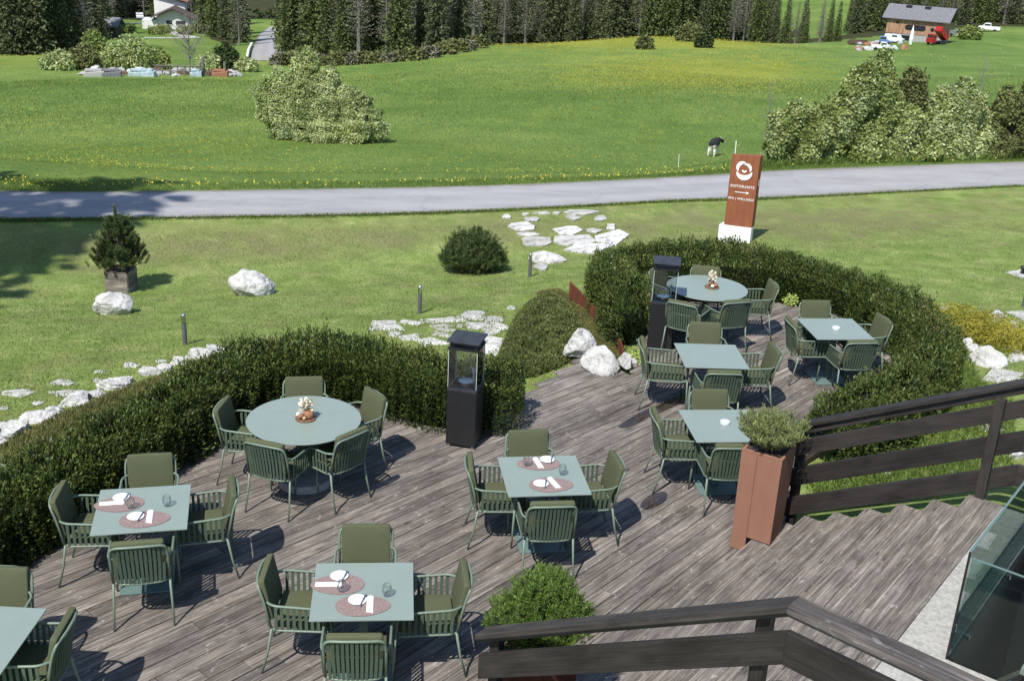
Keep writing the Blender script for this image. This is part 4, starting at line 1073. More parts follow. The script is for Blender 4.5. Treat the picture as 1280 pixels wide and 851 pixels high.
for i, (x, y, hw, hh) in enumerate([(1262, 520, 17, 11), (1240, 541, 13, 8), (1264, 572, 18, 12), (1256, 592, 16, 9), (1198, 598, 13, 6), (1106, 592, 12, 5)]):
    rock_px(x, y, hw, hh, 75+i, 'pale stone in the rough grass seen through the stair railing', group='pale stones behind the stair railing')
SLABEDGE = []
def slab_px(x, y, hw, hh, seed, label, group, mat='slab_stone', name='stepping_stone', th=.016, pts=None):
    g = np.random.default_rng(seed); poly = []
    if pts is None:
        n = int(g.integers(4, 7)); a0_ = g.uniform(0, 6.28)
        for k in range(n):
            t = a0_+2*math.pi*(k+g.uniform(-.3, .3))/n; rr = g.uniform(1.1, 1.42)
            poly.append((x+hw*rr*math.cos(t), y-hh*rr*math.sin(t)))
    else: poly = pts
    W3 = [G(*p) for p in poly]; c = np.mean(W3, axis=0)
    for i in range(len(W3)):
        a, b = W3[i][:2], W3[(i+1) % len(W3)][:2]; k = int(np.linalg.norm(b-a)*60)
        for t in np.random.default_rng(seed+i).random(k): SLABEDGE.append(a*(1-t)+b*t)
    m = MB(); m.prism([(p[0]-c[0], p[1]-c[1]) for p in W3], [p[2]-c[2]-.06 for p in W3], [p[2]-c[2]+th for p in W3])
    o = m.build(name, mat, bevel=.006); o.location = tuple(c); return tag(o, label, 'stepping stone', group)
MID = [(481, 409, 22, 7.5), (514.6, 403.5, 14, 3), (555, 400.6, 23, 4), (589, 395.7, 19, 6), (617, 400, 12, 4.5), (493, 418, 9, 3), (551, 408.7, 13, 2.2), (575, 407.7, 7, 1.8), (597, 408, 15, 4), (621, 409.5, 12, 5), (514, 421.8, 14, 4), (556, 413.6, 13, 2.6), (552, 419.6, 12, 3), (540, 428, 21, 5), (612.6, 416.5, 12, 5), (608, 432, 20, 10), (632, 445, 17, 7), (639, 385, 5, 2), (647, 400, 5, 3)]
for i, a in enumerate(MID): slab_px(*a, 200+i, 'irregular white paving slab in the lawn path behind the near heater', 'white slabs of the path behind the near heater')
TOPP = [(633, 272, 5, 2), (657, 269, 4, 1.3), (665, 275.5, 9, 2), (652.7, 284.6, 13, 4.6), (659, 294.6, 12, 1.8), (670, 303, 18, 6), (727, 266.8, 20, 2.6), (716, 273.5, 9, 2.5), (750.8, 274.6, 7, 3), (711, 290, 16, 4.5), (742, 289.5, 9, 2.3), (763.5, 285, 7, 3.5), (718, 302, 22, 6), (765.7, 298, 19, 7.6), (735, 311.5, 29, 6), (677, 267.5, 9, 1.1), (696, 267.5, 5, 1), (676, 335, 8, 3)]
for i, a in enumerate(TOPP): slab_px(*a, 240+i, 'irregular white paving slab in the path climbing to the road', 'white slabs of the path climbing to the road', th=.04)
rock_px(685, 329, 22, 15, 91, 'flat topped white step block at the foot of the path to the road', depthf=.6, name='stone_step')
SCAT = [(164.6, 457, 10, 3), (78, 479, 13, 3.5), (126, 465.4, 7, 1.5), (122.6, 476, 6, 2), (25, 492.3, 19, 4), (48.7, 505, 8, 2.5), (84, 492, 18, 3.5), (201.5, 452, 7, 2), (5, 511, 5, 2), (5, 531, 7, 3)]
for i, a in enumerate(SCAT): slab_px(*a, 270+i, 'flat pale stone set in the lawn beside the row of white rocks', 'flat stones in the lawn by the rock row')
RT = [(1176, 386.6, 9, 3), (1246.7, 394, 13, 5), (1263.7, 404.6, 10, 2.8), (1265, 411, 11, 3.2), (1244.6, 402.5, 6, 3), (1259.4, 418, 8, 3.2), (1276, 419, 8, 2.6), (1276, 425.5, 9, 2.6), (1268, 432, 12, 4), (1272, 447, 12, 7), (1252, 472, 22, 10), (1276, 480, 14, 7), (1290, 411, 11, 4), (1296, 428, 9, 4)]
for i, a in enumerate(RT): slab_px(*a, 290+i, 'pale paving slab in the grass joint path right of the golden shrub', 'pale slabs right of the golden shrub')
slab_px(0, 0, 0, 0, 1, 'large pale paving slab at the right edge, behind the smaller slabs', None, pts=[(1256, 390), (1310, 388), (1330, 402), (1283, 403)])
slab_px(0, 0, 0, 0, 1, 'beige stone plate on the lawn at the right edge', None, pts=[(1256, 341), (1290, 335), (1306, 343), (1281, 349)])
def spotlight():
    p = G(1281, 343); r = empty('ground_spotlight', (p[0], p[1], p[2]+.03), 0, 'small black ground light on the beige plate at the right edge', 'garden light')
    m = MB(); m.lathe([(.09, 0), (.09, .02), (.02, .03), (.02, .08)], 14); m.build('base', 'black_metal', r)
    m = MB(); m.tube([(-.09, 0, .09), (.09, 0, .14)], .055, 12); m.build('lamp_head', 'black_metal', r, smooth=False)
spotlight()
def bollard(px, py, label):
    p = G(px, py)
    def fn():
        r = empty('bollard_light', (0, 0, 0)); m = MB(); m.lathe([(.034, -.05), (.034, .32), (.03, .325), (0, .325)], 16); m.build('post', 'grey_metal', r, smooth=False)
        m = MB(); m.lathe([(.014, .325), (.014, .44)], 10); m.build('rod', 'steel', r)
        m = MB(); m.lathe([(.031, .326), (.031, .445)], 14, closed=False); m.build('clear_tube', 'pane', r)
        m = MB(); m.lathe([(.034, .446), (.034, .470), (.025, .48), (0, .481)], 16); m.build('cap', 'steel', r); return r
    put('boll', fn, (p[0], p[1], p[2]), 0, label, 'bollard light', 'garden bollard lights')
simple('grey_metal', (.10, .10, .11), .5, .1, 10)
bollard(231.5, 431, 'grey bollard light by the white rock row at the left hedge')
bollard(524.5, 392, 'grey bollard light on the lawn beside the middle path')
bollard(662, 346, 'grey bollard light next to the white step block')
bollard(1279, 384, 'grey bollard light at the right edge by the large slab')

# corten edging between the dry strip and the right hedge
def edging():
    px = [(712, 360), (722, 370), (738, 388), (755, 408), (768, 424), (776, 438), (778, 450)]
    pts = smoothpts([W(x, y, 0) for x, y in px], 6); c = pts[0]; r = MB()
    for a, b in zip(pts[:-1], pts[1:]):
        a = np.array(a)-c; b = np.array(b)-c; d = (b-a)/np.linalg.norm(b-a); n = np.array([-d[1], d[0]])*.006
        r.prism([a-n, b-n*1.01, b+n*1.01, a+n], -.15, .12)
    o = r.build('steel_edging', 'corten'); o.location = (c[0], c[1], 0); tag(o, 'rusty steel edging strip along the outer foot of the right hedge', 'edging')
edging()
# bank, ground cover and dry grass strip
def inpoly(P, poly):
    x, y = P[:, 0], P[:, 1]; ins = np.zeros(len(P), bool); n = len(poly)
    for i in range(n):
        x1, y1 = poly[i]; x2, y2 = poly[(i+1) % n]
        c = ((y1 > y) != (y2 > y)) & (x < (x2-x1)*(y-y1)/(y2-y1+1e-12)+x1); ins ^= c
    return ins
def edgedist(P, poly):
    d = np.full(len(P), 1e9)
    for i in range(len(poly)):
        a = np.array(poly[i]); b = np.array(poly[(i+1) % len(poly)]); e = b-a; t = np.clip(((P-a)@e)/(e@e), 0, 1)
        d = np.minimum(d, np.linalg.norm(P-(a+t[:, None]*e), axis=1))
    return d
def carpet(name, poly, h, n, leaf, mat, label, cat, kind=None, edge=.35, lump=.07, seed=1, base=None, asp=.4, up=.5, gfun=None, jit=.8, freq=3.0):
    poly = [tuple(p[:2]) for p in poly]; c = np.mean(poly, axis=0); g = np.random.default_rng(seed)
    lo = np.min(poly, axis=0); hi = np.max(poly, axis=0); P = g.uniform(lo, hi, (int(n*2.2), 2)); P = P[inpoly(P, poly)][:n]
    d = edgedist(P, poly); e = np.sqrt(np.clip(d/edge, 0, 1)); q = np.stack([P[:, 0], P[:, 1], P[:, 0]*0], 1)
    hh = h*e+lump*noise3(q*freq, seed)*e+lump*.5*noise3(q*freq*3, seed+1)*e
    zz = gz(P[:, 0], P[:, 1])+np.clip(hh, 0, 9)*g.uniform(.75, 1.05, len(P))
    N = np.stack([g.normal(size=len(P))*.4, g.normal(size=len(P))*.4, np.full(len(P), up)+.3], 1); N /= np.linalg.norm(N, axis=1, keepdims=True)
    z0 = float(gz(*c)); V = np.stack([P[:, 0]-c[0], P[:, 1]-c[1], zz-z0], 1)
    o = leafobj(name, V, N, leaf, mat, None, asp, jit); o.location = (c[0], c[1], z0); tag(o, label, cat, None, kind); return o
MOUND = [W(x, y, 0) for x, y in [(636, 462), (622, 444), (634, 414), (648, 380), (662, 358), (690, 346), (706, 360), (718, 384), (730, 408), (724, 432), (712, 444), (694, 452), (665, 462)]]
def moundbase(poly, h, edge, name, mat, label, cat):
    poly = [tuple(p[:2]) for p in poly]; c = np.mean(poly, axis=0); V = []; F = []; rings = 10; n = 72
    pts = smoothpts([np.array(p) for p in poly+[poly[0]]], 6)[:-1]; n = len(pts)
    for j in range(rings+1):
        t = j/rings
        for p in pts:
            q = np.array(p)*(1-t)+c*t; V.append((*q, 0))
    V = np.array(V); d = edgedist(V[:, :2], poly); V[:, 2] = gz(V[:, 0], V[:, 1])-.05+h*np.sqrt(np.clip(d/edge, 0, 1))
    for j in range(rings):
        for k in range(n): F.append((j*n+k, j*n+(k+1) % n, (j+1)*n+(k+1) % n, (j+1)*n+k))
    o = npmesh(name, V, F, mat, smooth=True); return tag(o, label, cat, None, 'structure')
moundbase(MOUND, .07, .45, 'planting_soil', 'dark_core', 'dark soil under the ground cover', None)
carpet('ground_cover', MOUND, .16, 70000, .055, 'juniper', 'low spreading evergreen ground cover between the path and deck', 'ground cover', 'stuff', edge=.35, lump=.11, seed=4)
carpet('ground_cover', MOUND, .16, 22000, .055, 'yew_light', 'brighter leaves among the low evergreen ground cover', 'ground cover', 'stuff', edge=.35, lump=.11, seed=4)
STRIP = [W(x, y, 0) for x, y in [(672, 338), (700, 334), (716, 352), (740, 384), (762, 408), (778, 430), (780, 456), (740, 456), (712, 446), (722, 432), (728, 408), (714, 384), (700, 360), (680, 350)]]
carpet('dry_grass', STRIP, .07, 26000, .05, 'dry_grass_blade', 'dry olive grass strip between ground cover and rusty edging', 'grass', 'stuff', edge=.2, lump=.02, seed=6, asp=.15, up=1.2)

# golden shrub and the small clumps
def blobbush(name, loc, rx, ry, h, n, leaf, mats, label, cat, seed=0, lobes=None, group=None, jit=.8, asp=.45, stem=True, rz=0, shell=.6, zlow=-.1, core=None):
    """leafy bush of overlapping lobes (lx, ly, lz, r) in units of rx, ry, h"""
    r = empty(name, loc, rz, label, cat, group); g = np.random.default_rng(seed)
    lobes = np.array(lobes or [(0, 0, .5, .5)]); w = lobes[:, 3]**2; w /= w.sum(); k = g.choice(len(lobes), n, p=w)
    v = g.normal(size=(n, 3)); v /= np.linalg.norm(v, axis=1, keepdims=True); rad = g.uniform(shell, 1.02, n)**.7
    P = np.stack([(lobes[k, 0]+v[:, 0]*rad*lobes[k, 3])*rx, (lobes[k, 1]+v[:, 1]*rad*lobes[k, 3])*ry, (lobes[k, 2]+v[:, 2]*rad*lobes[k, 3])*h], 1)
    nz = noise3(P/np.array([rx, ry, h])*6, seed)*.13+noise3(P/np.array([rx, ry, h])*15, seed+3)*.10+noise3(P/np.array([rx, ry, h])*34, seed+5)*.05; P = P*(1+nz[:, None])
    # thin out pockets so that gaps show
    keep = (noise3(P/np.array([rx, ry, h])*9, seed+7) > -.42-.25*g.random(n)) & (P[:, 2] > zlow*h)
    P = P[keep]; v = v[keep]; n = len(P)
    N = v*.7+np.array([0, 0, .45]); N /= np.linalg.norm(N, axis=1, keepdims=True)
    if isinstance(mats, str): mats = [(mats, 1.0)]
    u = noise3(P/np.array([rx, ry, h])*6, seed+11)*.35+g.random(n)*.75; u = np.clip((u-u.min())/(u.max()-u.min()), 0, .9999)
    u = np.argsort(np.argsort(u))/n; a = 0
    for mt, f, *nm in mats:
        s_ = (u >= a) & (u < a+f); a += f
        if s_.any(): leafobj(nm[0] if nm else 'foliage', P[s_], N[s_], leaf*(nm[1] if len(nm) > 1 else 1), mt, r, asp, jit, True)
    if stem:
        m = MB()
        for lb in lobes: m.tube([(0, 0, -.1), (lb[0]*rx*.4, lb[1]*ry*.4, max(.1, lb[2]*h*.45)), (lb[0]*rx, lb[1]*ry, lb[2]*h)], .028*max(h, .6), 6, r2=.008*max(h, .6))
        m.build('trunk' if h > 2 else 'stems', 'bark_grey' if stem == 'grey' else 'bark', r)
    return r
p = G(1222, 425)
blobbush('golden_shrub', tuple(p), .62, .85, .42, 26000, .05, 'gold_conifer', 'low golden yellow thread-leaf shrub beside the pale slabs at right', 'shrub', 3,
         [(-.45, .75, .45, .5), (0, .35, .5, .6), (.35, -.1, .45, .6), (.1, -.5, .35, .55), (.75, -.75, .25, .45), (-.3, .2, .35, .5)], asp=.22, rz=R_(28))
for i, (x, y, l_) in enumerate([(988, 381, 'lime green leafy clump at the hedge foot behind the far round table'), (1066, 400, 'lime green leafy clump at the hedge foot near the right ashtray table'), (797, 452, 'lime green leafy clump beside the smallest deck stone')]):
    q = W(x, y, 0); blobbush('leafy_clump', (q[0], q[1], 0), .16, .14, .16, 500, .05, 'lime_leaf', l_, 'plant', 30+i, [(0, 0, .4, .7)], stem=False, asp=.6)

# pine in the wooden box, round mountain pine
def box_pine():
    a = W(133, 365, -1.24); b = W(160.5, 367, -1.24); p = G(133, 366); q = G(160.5, 367); d = (q-p)[:2]; L = float(np.linalg.norm(d)); d = d/L; n = np.array([-d[1], d[0]]); w = L
    c = p[:2]+d*w/2+n*w/2; z = float(gz(*c)); yaw = math.atan2(d[1], d[0])
    r = empty('planter_box', (c[0], c[1], z), yaw, 'weathered grey wooden plank box on the lawn holding a young pine', 'planter')
    h = .46
    for (x, y, w_, t, rz) in ((0, -w/2, w, .03, 0), (0, w/2, w, .03, 0), (-w/2, 0, w, .03, 90), (w/2, 0, w, .03, 90)):
        m = MB()
        for k in range(3):
            zc = .075+k*.15-.03; ca, sa = math.cos(R_(rz)), math.sin(R_(rz)); m.beam((x-ca*w_/2, y-sa*w_/2, zc), (x+ca*w_/2, y+sa*w_/2, zc), t, .143)
        m.build('side_panel', 'deck_wood', r)
    m = MB(); m.box((0, 0, .2), (w-.06, w-.06, .4)); m.build('soil', 'soil', r)
    for sx in (-1, 1):
        for sy in (-1, 1):
            m = MB(); m.beam((sx*(w/2-.012), sy*(w/2-.012), -.05), (sx*(w/2-.012), sy*(w/2-.012), .43), .03, .03, up=(1, 0, 0)); m.build('corner_post', 'corten', r)
    t = empty('young_pine', (c[0], c[1], z+.40), 0, 'young green pine growing in the grey wooden box', 'pine tree')
    P = []; N = []; m = MB(); H = 1.0
    m.tube([(0, 0, -.1), (.02, 0, .5), (-.02, .01, 1.0)], .025, 6, r2=.008)
    for i in range(150):
        f = random.random()**1.25; hz = .02+f*.88*H; a = random.uniform(0, 6.28); L = (.40*(1-f)**.75+.06)*random.uniform(.6, 1.1); e = .5+f*.4
        tip = np.array([math.cos(a)*L, math.sin(a)*L, hz+L*e*.55]); b0 = np.array([0, 0, hz]); m.tube([b0, (b0+tip)/2+np.array([0, 0, -.02]), tip], .006, 4, cap=False)
        dd = np.array([math.cos(a)*.5, math.sin(a)*.5, .9]); dd /= np.linalg.norm(dd)
        for s_ in (.45, .7, .95): needle_tuft(P, N, b0+(tip-b0)*s_, dd, .12, 6, 13)
        for _ in range(2): needle_tuft(P, N, b0+(tip-b0)*random.uniform(.5, 1)+rng.normal(size=3)*.05, dd, .11, 5, 11)
    for k in range(6): needle_tuft(P, N, np.array([rng.normal()*.02, rng.normal()*.02, .9*H+.05*k]), np.array([0, 0, 1.]), .08, 5, 12)
    m.build('trunk', 'bark', t); leafobj('foliage', P, N, .05, 'mugo', t, .16, .2)
box_pine()
p = G(590, 344); q = p.copy(); q[1] += .45; q[2] = float(gz(q[0], q[1]))
conifer_bush('mountain_pine', tuple(q), .60, .56, .86, 'mugo', 'round dark green mountain pine alone on the lawn', 'shrub', 2300, .11, .055, lobes=[(0, 0, 0, 1.0), (-.5, 0, -.05, .6), (.5, 0, -.05, .6), (0, -.4, 0, .7), (0, .1, .32, .62), (-.25, .2, .2, .6), (.3, -.1, .22, .55)], upright=.5, seed=9, R=7, k=5)

# ------------------------------------------------------------------ sign
def text_mesh(name, body, size, mat, parent, loc, rot, align='CENTER'):
    cu = bpy.data.curves.new(name, 'FONT'); cu.body = body; cu.size = size; cu.align_x = align; cu.extrude = .004; cu.space_character = 1.12
    to = bpy.data.objects.new(name+'_tmp', cu); me = bpy.data.meshes.new_from_object(to); bpy.data.objects.remove(to)
    me.materials.clear(); me.materials.append(MATS[mat]); o = bpy.data.objects.new(name, me); COL.objects.link(o); o.parent = parent
    o.location = loc; o.rotation_euler = rot; return o
def sign():
    zb = float(G(916, 303)[2]); a = W(896.7, 300.4, zb); b = W(936.7, 305.7, zb); cc = W(941.4, 297.5, zb)
    d = (b-a); L = float(np.linalg.norm(d)); d /= L; n = np.array([-d[1], d[0]]); yaw = math.atan2(d[1], d[0])
    ctr = (a+b)/2
    r = empty('sign_pillar', (ctr[0], ctr[1], zb), yaw, 'rusty steel triangular sign pillar on a white base with logo and arrow', 'sign')
    D = .42; hb = .37; w = L
    m = MB(); m.prism([(-w/2, 0), (w/2, 0), (w/2+.02, D*.6), (-w/2+.05, D*.6)], -.1, hb); m.build('base', 'white_paint', r, bevel=.004)
    # panel: triangle plan, slightly tapering
    H = 1.60; x0, x1 = -w/2+.10, w/2-.005
    tri0 = [(x0, .035), (x1, .03), (x1-.01, .24)]; m = MB(); m.prism([(x0, .03), (x1, .03), (x1+.035, .26)], hb+.002, hb+H); m.build('panel', 'corten_panel', r, bevel=.003)
    cx_ = (x0+x1)/2; S = (x1-x0)
    g = MB()
    def arc(ox, oy, rad, t0, t1, wf, n=28):
        pts = []; 
        for k in range(n+1):
            t = k/n; th = R_(t0+(t1-t0)*t); w_ = wf(t); pts.append((ox+(rad+w_)*math.cos(th), oy+(rad+w_)*math.sin(th), ox+(rad-w_)*math.cos(th), oy+(rad-w_)*math.sin(th)))
        vs = []; fs = []
        for (X, Y, x, y) in pts: vs += [(X, .022, Y), (x, .022, y), (X, .0295, Y), (x, .0295, y)]
        for k in range(n): q_ = k*4; fs += [(q_, q_+4, q_+5, q_+1), (q_+2, q_+3, q_+7, q_+6), (q_, q_+2, q_+6, q_+4), (q_+1, q_+5, q_+7, q_+3)]
        g.add(vs, fs)
    R0 = S*.30; zc = hb+H*.80; hump = lambda m_: (lambda t: max(.001, m_*math.sin(math.pi*min(1, max(0, t)))**.8))
    lg = empty('x', (0, 0, 0)); bpy.data.objects.remove(lg)
    arc(cx_, zc-.06*R0, R0*.92, 195, 352, hump(R0*.30))
    arc(cx_-.02, zc+.12*R0, R0*.72, 75, 215, hump(R0*.22))
    arc(cx_+.02, zc+.05*R0, R0*.60, -28, 112, hump(R0*.17))
    arc(cx_, zc, R0*.26, 185, 350, hump(R0*.12))
    g.build('logo', 'letter_white', r)
    text_mesh('lettering', 'RISTORANTE', S*.135, 'letter_white', r, (cx_, .027, hb+H*.545), (R_(90), 0, 0))
    text_mesh('lettering', 'SPA | WELLNESS', S*.115, 'letter_white', r, (cx_, .027, hb+H*.375), (R_(90), 0, 0))
    m = MB(); zz = hb+H*.48; m.box((cx_-.02, .025, zz), (S*.44, .008, .013)); m.prism([(0, 0), (0, 0), (0, 0)], 0, 0) if False else None
    m.add([(cx_+S*.2-.02, .021, zz+.03), (cx_+S*.2+.035, .021, zz), (cx_+S*.2-.02, .021, zz-.03), (cx_+S*.2-.02, .0285, zz+.03), (cx_+S*.2+.035, .0285, zz), (cx_+S*.2-.02, .0285, zz-.03)], [(2, 1, 0), (3, 4, 5), (0, 1, 4, 3), (1, 2, 5, 4), (2, 0, 3, 5)])
    m.build('arrow', 'letter_white', r)
    # logo of the side face
    m = MB(); m.box((x1+.026, .16, hb+H*.62), (.006, .05, .14)); m.build('side_logo', 'letter_white', r, bevel=.002)
sign()

def puddle(pts, label):
    P = [W(x, y, .0035) for x, y in pts]; q = smoothpts(P+[P[0]], 6)[:-1]; c = np.mean(q, axis=0)
    m = MB(); m.add([(p[0]-c[0], p[1]-c[1], 0) for p in q], [tuple(range(len(q)))]); o = m.build('puddle', 'puddle_wet'); o.location = (c[0], c[1], .0045); tag(o, label, 'puddle')
puddle([(800, 633), (803, 626), (815, 618), (828, 614), (834, 617), (832, 625), (822, 632), (808, 637)], 'small oval puddle on the deck left of the brown planter')
puddle([(772, 533), (785, 524), (800, 515), (822, 506), (845, 496), (862, 490), (860, 500), (838, 510), (815, 520), (795, 530), (780, 535)], 'long narrow puddle on the deck below the bare table')

# ------------------------------------------------------------------ trees and bushes beyond the road
def at_r(x, y_, r):
    """ground point under pixel column x (measured at row y_) at range r"""
    d = raydir(x, y_); h = math.hypot(d[0], d[1]); X, Y = d[0]/h*r, d[1]/h*r; return np.array([X, Y, float(gz(X, Y))])
BL = [('cherry_leaf', .42), ('blossom', .58, 'blossom', .95)]
p = G(400, 176)
D_ = float(np.linalg.norm(p[:2])); k_ = D_/FPX*1.04
blobbush('bird_cherry', tuple(p), 75*k_, 54*k_, 104*k_, 230000, .135, BL, 'large white flowering bird cherry bush alone in the meadow left of centre', 'tree', 101,
         [(-.55, 0, .24, .30), (-.18, -.2, .22, .28), (.12, -.35, .20, .30), (.55, -.3, .17, .28), (.80, -.1, .18, .22), (-.78, .1, .36, .22), (-.55, .1, .50, .24), (-.22, .1, .66, .22), (-.12, 0, .86, .13), (-.30, 0, .80, .12), (.10, .0, .50, .26), (.38, 0, .42, .25), (-.25, -.2, .44, .24), (.62, .1, .34, .20), (0, .2, .35, .4), (.18, .1, .68, .14)], shell=.78, stem='grey', asp=.55, zlow=.0)
RB = [  # px, py foot, half width px, height px, material, label, n
 (1003, 200, 52, 88, [('cherry_leaf', .7), ('blossom', .3, 'blossom', .8)], 'pale green bushy tree at the left end of the roadside group', 26000, 'broadleaf_tree'),
 (1078, 204, 66, 140, [('cherry_leaf', .62), ('blossom', .38, 'blossom', .8)], 'tallest pale green tree in the middle of the roadside group', 50000, 'broadleaf_tree'),
 (1120, 190, 30, 118, [('willow_leaf', 1.)], 'dark bare-looking tree behind the tallest roadside tree', 12000, 'broadleaf_tree'),
 (1190, 202, 52, 100, [('cherry_leaf', .35), ('blossom', .65, 'blossom', .9)], 'white flowering bird cherry right of the tallest roadside tree', 32000, 'bird_cherry'),
 (1268, 198, 48, 106, [('willow_leaf', .75), ('cherry_leaf', .25, 'young_leaves')], 'olive green tree cut off by the right edge beside the road', 26000, 'broadleaf_tree'),
 (1135, 202, 34, 44, [('cherry_leaf', .8), ('blossom', .2, 'blossom')], 'low green bush between the two tallest roadside trees', 12000, 'bush'),
 (1240, 204, 34, 40, [('willow_leaf', 1.)], 'low olive bush under the right edge tree', 10000, 'bush')]
for i, (x, y, hw, hp, mats, lb, n, nm) in enumerate(RB):
    q = G(x, float(np.interp(x, *YF))-(9.2 if nm != 'bush' else 8.2)-(2.5 if hp == 118 else 0)); rr = float(np.hypot(q[0], q[1])); kk = rr/FPX*1.03
    # height so that the top reaches the wanted row
    top = y-hp; zz = q[2]
    g_ = np.random.default_rng(300+i); lobes = []
    for j in range(24):
        lz = g_.uniform(.14, .86); wd = (1-abs(lz-.34)*1.25); lobes.append((g_.uniform(-.82, .82)*wd, g_.uniform(-.6, .5)*wd, lz, g_.uniform(.17, .29)))
    lobes += [(0, .2, .4, .40), (0, 0, .82, .16), (-.55, 0, .18, .28), (.55, 0, .18, .28), (0, -.3, .16, .30)]
    hh = hp*kk*.76
    blobbush(nm, tuple(q), hw*kk, hw*kk*.8, hh, int(n*4.6), .115, mats, lb, 'tree' if nm != 'bush' else 'bush', 310+i, lobes, shell=.7, stem='grey', asp=.55, zlow=.0)
# bare saplings
def bare_tree(name, loc, h, seed, label, group=None, spread=.25, n=26, r0=.07, cat='tree', twig=True):
    g = np.random.default_rng(seed); r = empty(name, tuple(loc), 0, label, cat, group)
    m = MB(); pts = [(g.normal()*.012*h*t, g.normal()*.012*h*t, h*t) for t in np.linspace(0, 1, 8)]; m.tube(pts, r0, 6, r2=r0*.2); m.build('trunk', 'bark_grey', r)
    m = MB()
    for i in range(n):
        t = g.uniform(.22, .98); b = np.array(pts[min(7, int(t*7))]); b[2] = h*t; a = g.uniform(0, 6.28); L = h*spread*(1.15-t)*g.uniform(.6, 1.3)
        e = b+np.array([math.cos(a)*L, math.sin(a)*L, L*g.uniform(.6, 1.3)]); mid = (b+e)/2+g.normal(size=3)*L*.08
        m.tube([b, mid, e], r0*.35*(1.1-t), 4, cap=False, r2=r0*.08)
        for j in range(3 if twig else 0):
            f = mid+(e-mid)*g.uniform(0, 1); v = g.normal(size=3)*L*.25; v[2] = abs(v[2]); m.tube([f, f+v], r0*.12, 3, cap=False, r2=.004)
    m.build('branches', 'bark_grey', r); return r
bare_tree('bare_tree', at_r(953, 205, 70), 5.0, 5, 'slim bare sapling at the roadside behind the sign', spread=.16)
bare_tree('bare_tree', at_r(1086, 200, 72), 5.2, 6, 'bare grey trunk standing in front of the tallest roadside tree', spread=.3, n=24)
bare_tree('bare_tree', at_r(1208, 198, 74), 5.6, 7, 'thin bare tree rising out of the white flowering cherry', spread=.3)
bare_tree('bare_tree', G(238, 94), 8, 8, 'bare tree standing in the rubble heap at upper left', spread=.5, n=60, r0=.14)
# small bushes of the meadow crest and ditch
SB = [(806, 62, 12, 15, 'willow_leaf', 'small dark bush on the yellow crest of the meadow'), (862, 52, 20, 22, 'willow_leaf', 'wide green bush at the forest edge right of the crest'), (880, 60, 12, 15, 'dark_leaf', 'dark low bush beside the wide bush on the crest'),
      (1212, 50, 14, 14, 'cherry_leaf', 'pale round bush right of the red tipper truck')]
for i, (x, y, hw, hp, mt, lb) in enumerate(SB):
    q = G(x, y); rr = float(np.linalg.norm(q[:2])); kk = rr/FPX
    blobbush('meadow_bush', tuple(q), hw*kk, hw*kk*.8, hp*kk, 2600, .55*rr/200, mt, lb, 'bush', 400+i, [(-.4, 0, .35, .5), (.3, 0, .4, .5), (0, .2, .6, .4)], stem=False, asp=.6)
LB = [(75, 86, 22, 20, BL), (104, 84, 20, 24, [('willow_leaf', 1.)]), (120, 80, 16, 36, [('cherry_leaf', 1.)]), (140, 84, 16, 18, BL), (165, 86, 30, 36, [('cherry_leaf', .6), ('blossom', .4, 'blossom')]), (200, 84, 14, 20, [('cherry_leaf', 1.)]), (262, 86, 14, 18, BL), (283, 86, 17, 28, [('dark_leaf', 1.)]), (308, 88, 16, 14, BL), (125, 70, 12, 16, [('willow_leaf', 1.)])]
LL = ['white flowering bush at the left end of the rubble heap', 'brownish bush second from the left of the rubble heap', 'tall light green bush behind the rubble heap', 'low white flowering bush in front of the tall light one', 'biggest pale bush behind the middle of the rubble heap',
      'small light bush right of the biggest pale bush', 'small white bush by the stone heap', 'dark green round bush at the right of the heap', 'low white bush at the right end of the heap', 'olive bush behind the tall light green one']
for i, ((x, y, hw, hp, mats), lb) in enumerate(zip(LB, LL)):
    q = G(x, y+2); kk = float(np.hypot(q[0], q[1]))/FPX*1.1
    blobbush('heap_bush', tuple(q), hw*kk, hw*kk*.8, hp*kk, 3600, .42, mats, lb, 'bush', 430+i, [(-.4, 0, .35, .5), (.35, 0, .4, .48), (0, .2, .6, .42), (.1, -.2, .3, .4)], stem=False, asp=.6)
# belt of low willow scrub in front of the forest
for i in range(17):
    x = 352+i*15.5+random.uniform(-4, 4); y = np.interp(x, [350, 430, 520, 600], [82, 82, 76, 60]); rr = 232
    q = G(x, y); kk = float(np.hypot(q[0], q[1]))/FPX
    blobbush('scrub_bush', tuple(q), 15*kk, 10*kk, random.uniform(11, 18)*kk, 1300, .6, [('willow_leaf', 1.)] if i % 3 else [('larch_grey', 1.)], 'low olive scrub bush in the belt below the forest', 'bush', 500+i, [(-.4, 0, .35, .5), (.35, 0, .4, .48), (0, .2, .5, .42)], stem=False, asp=.6, group='scrub bushes along the forest foot')

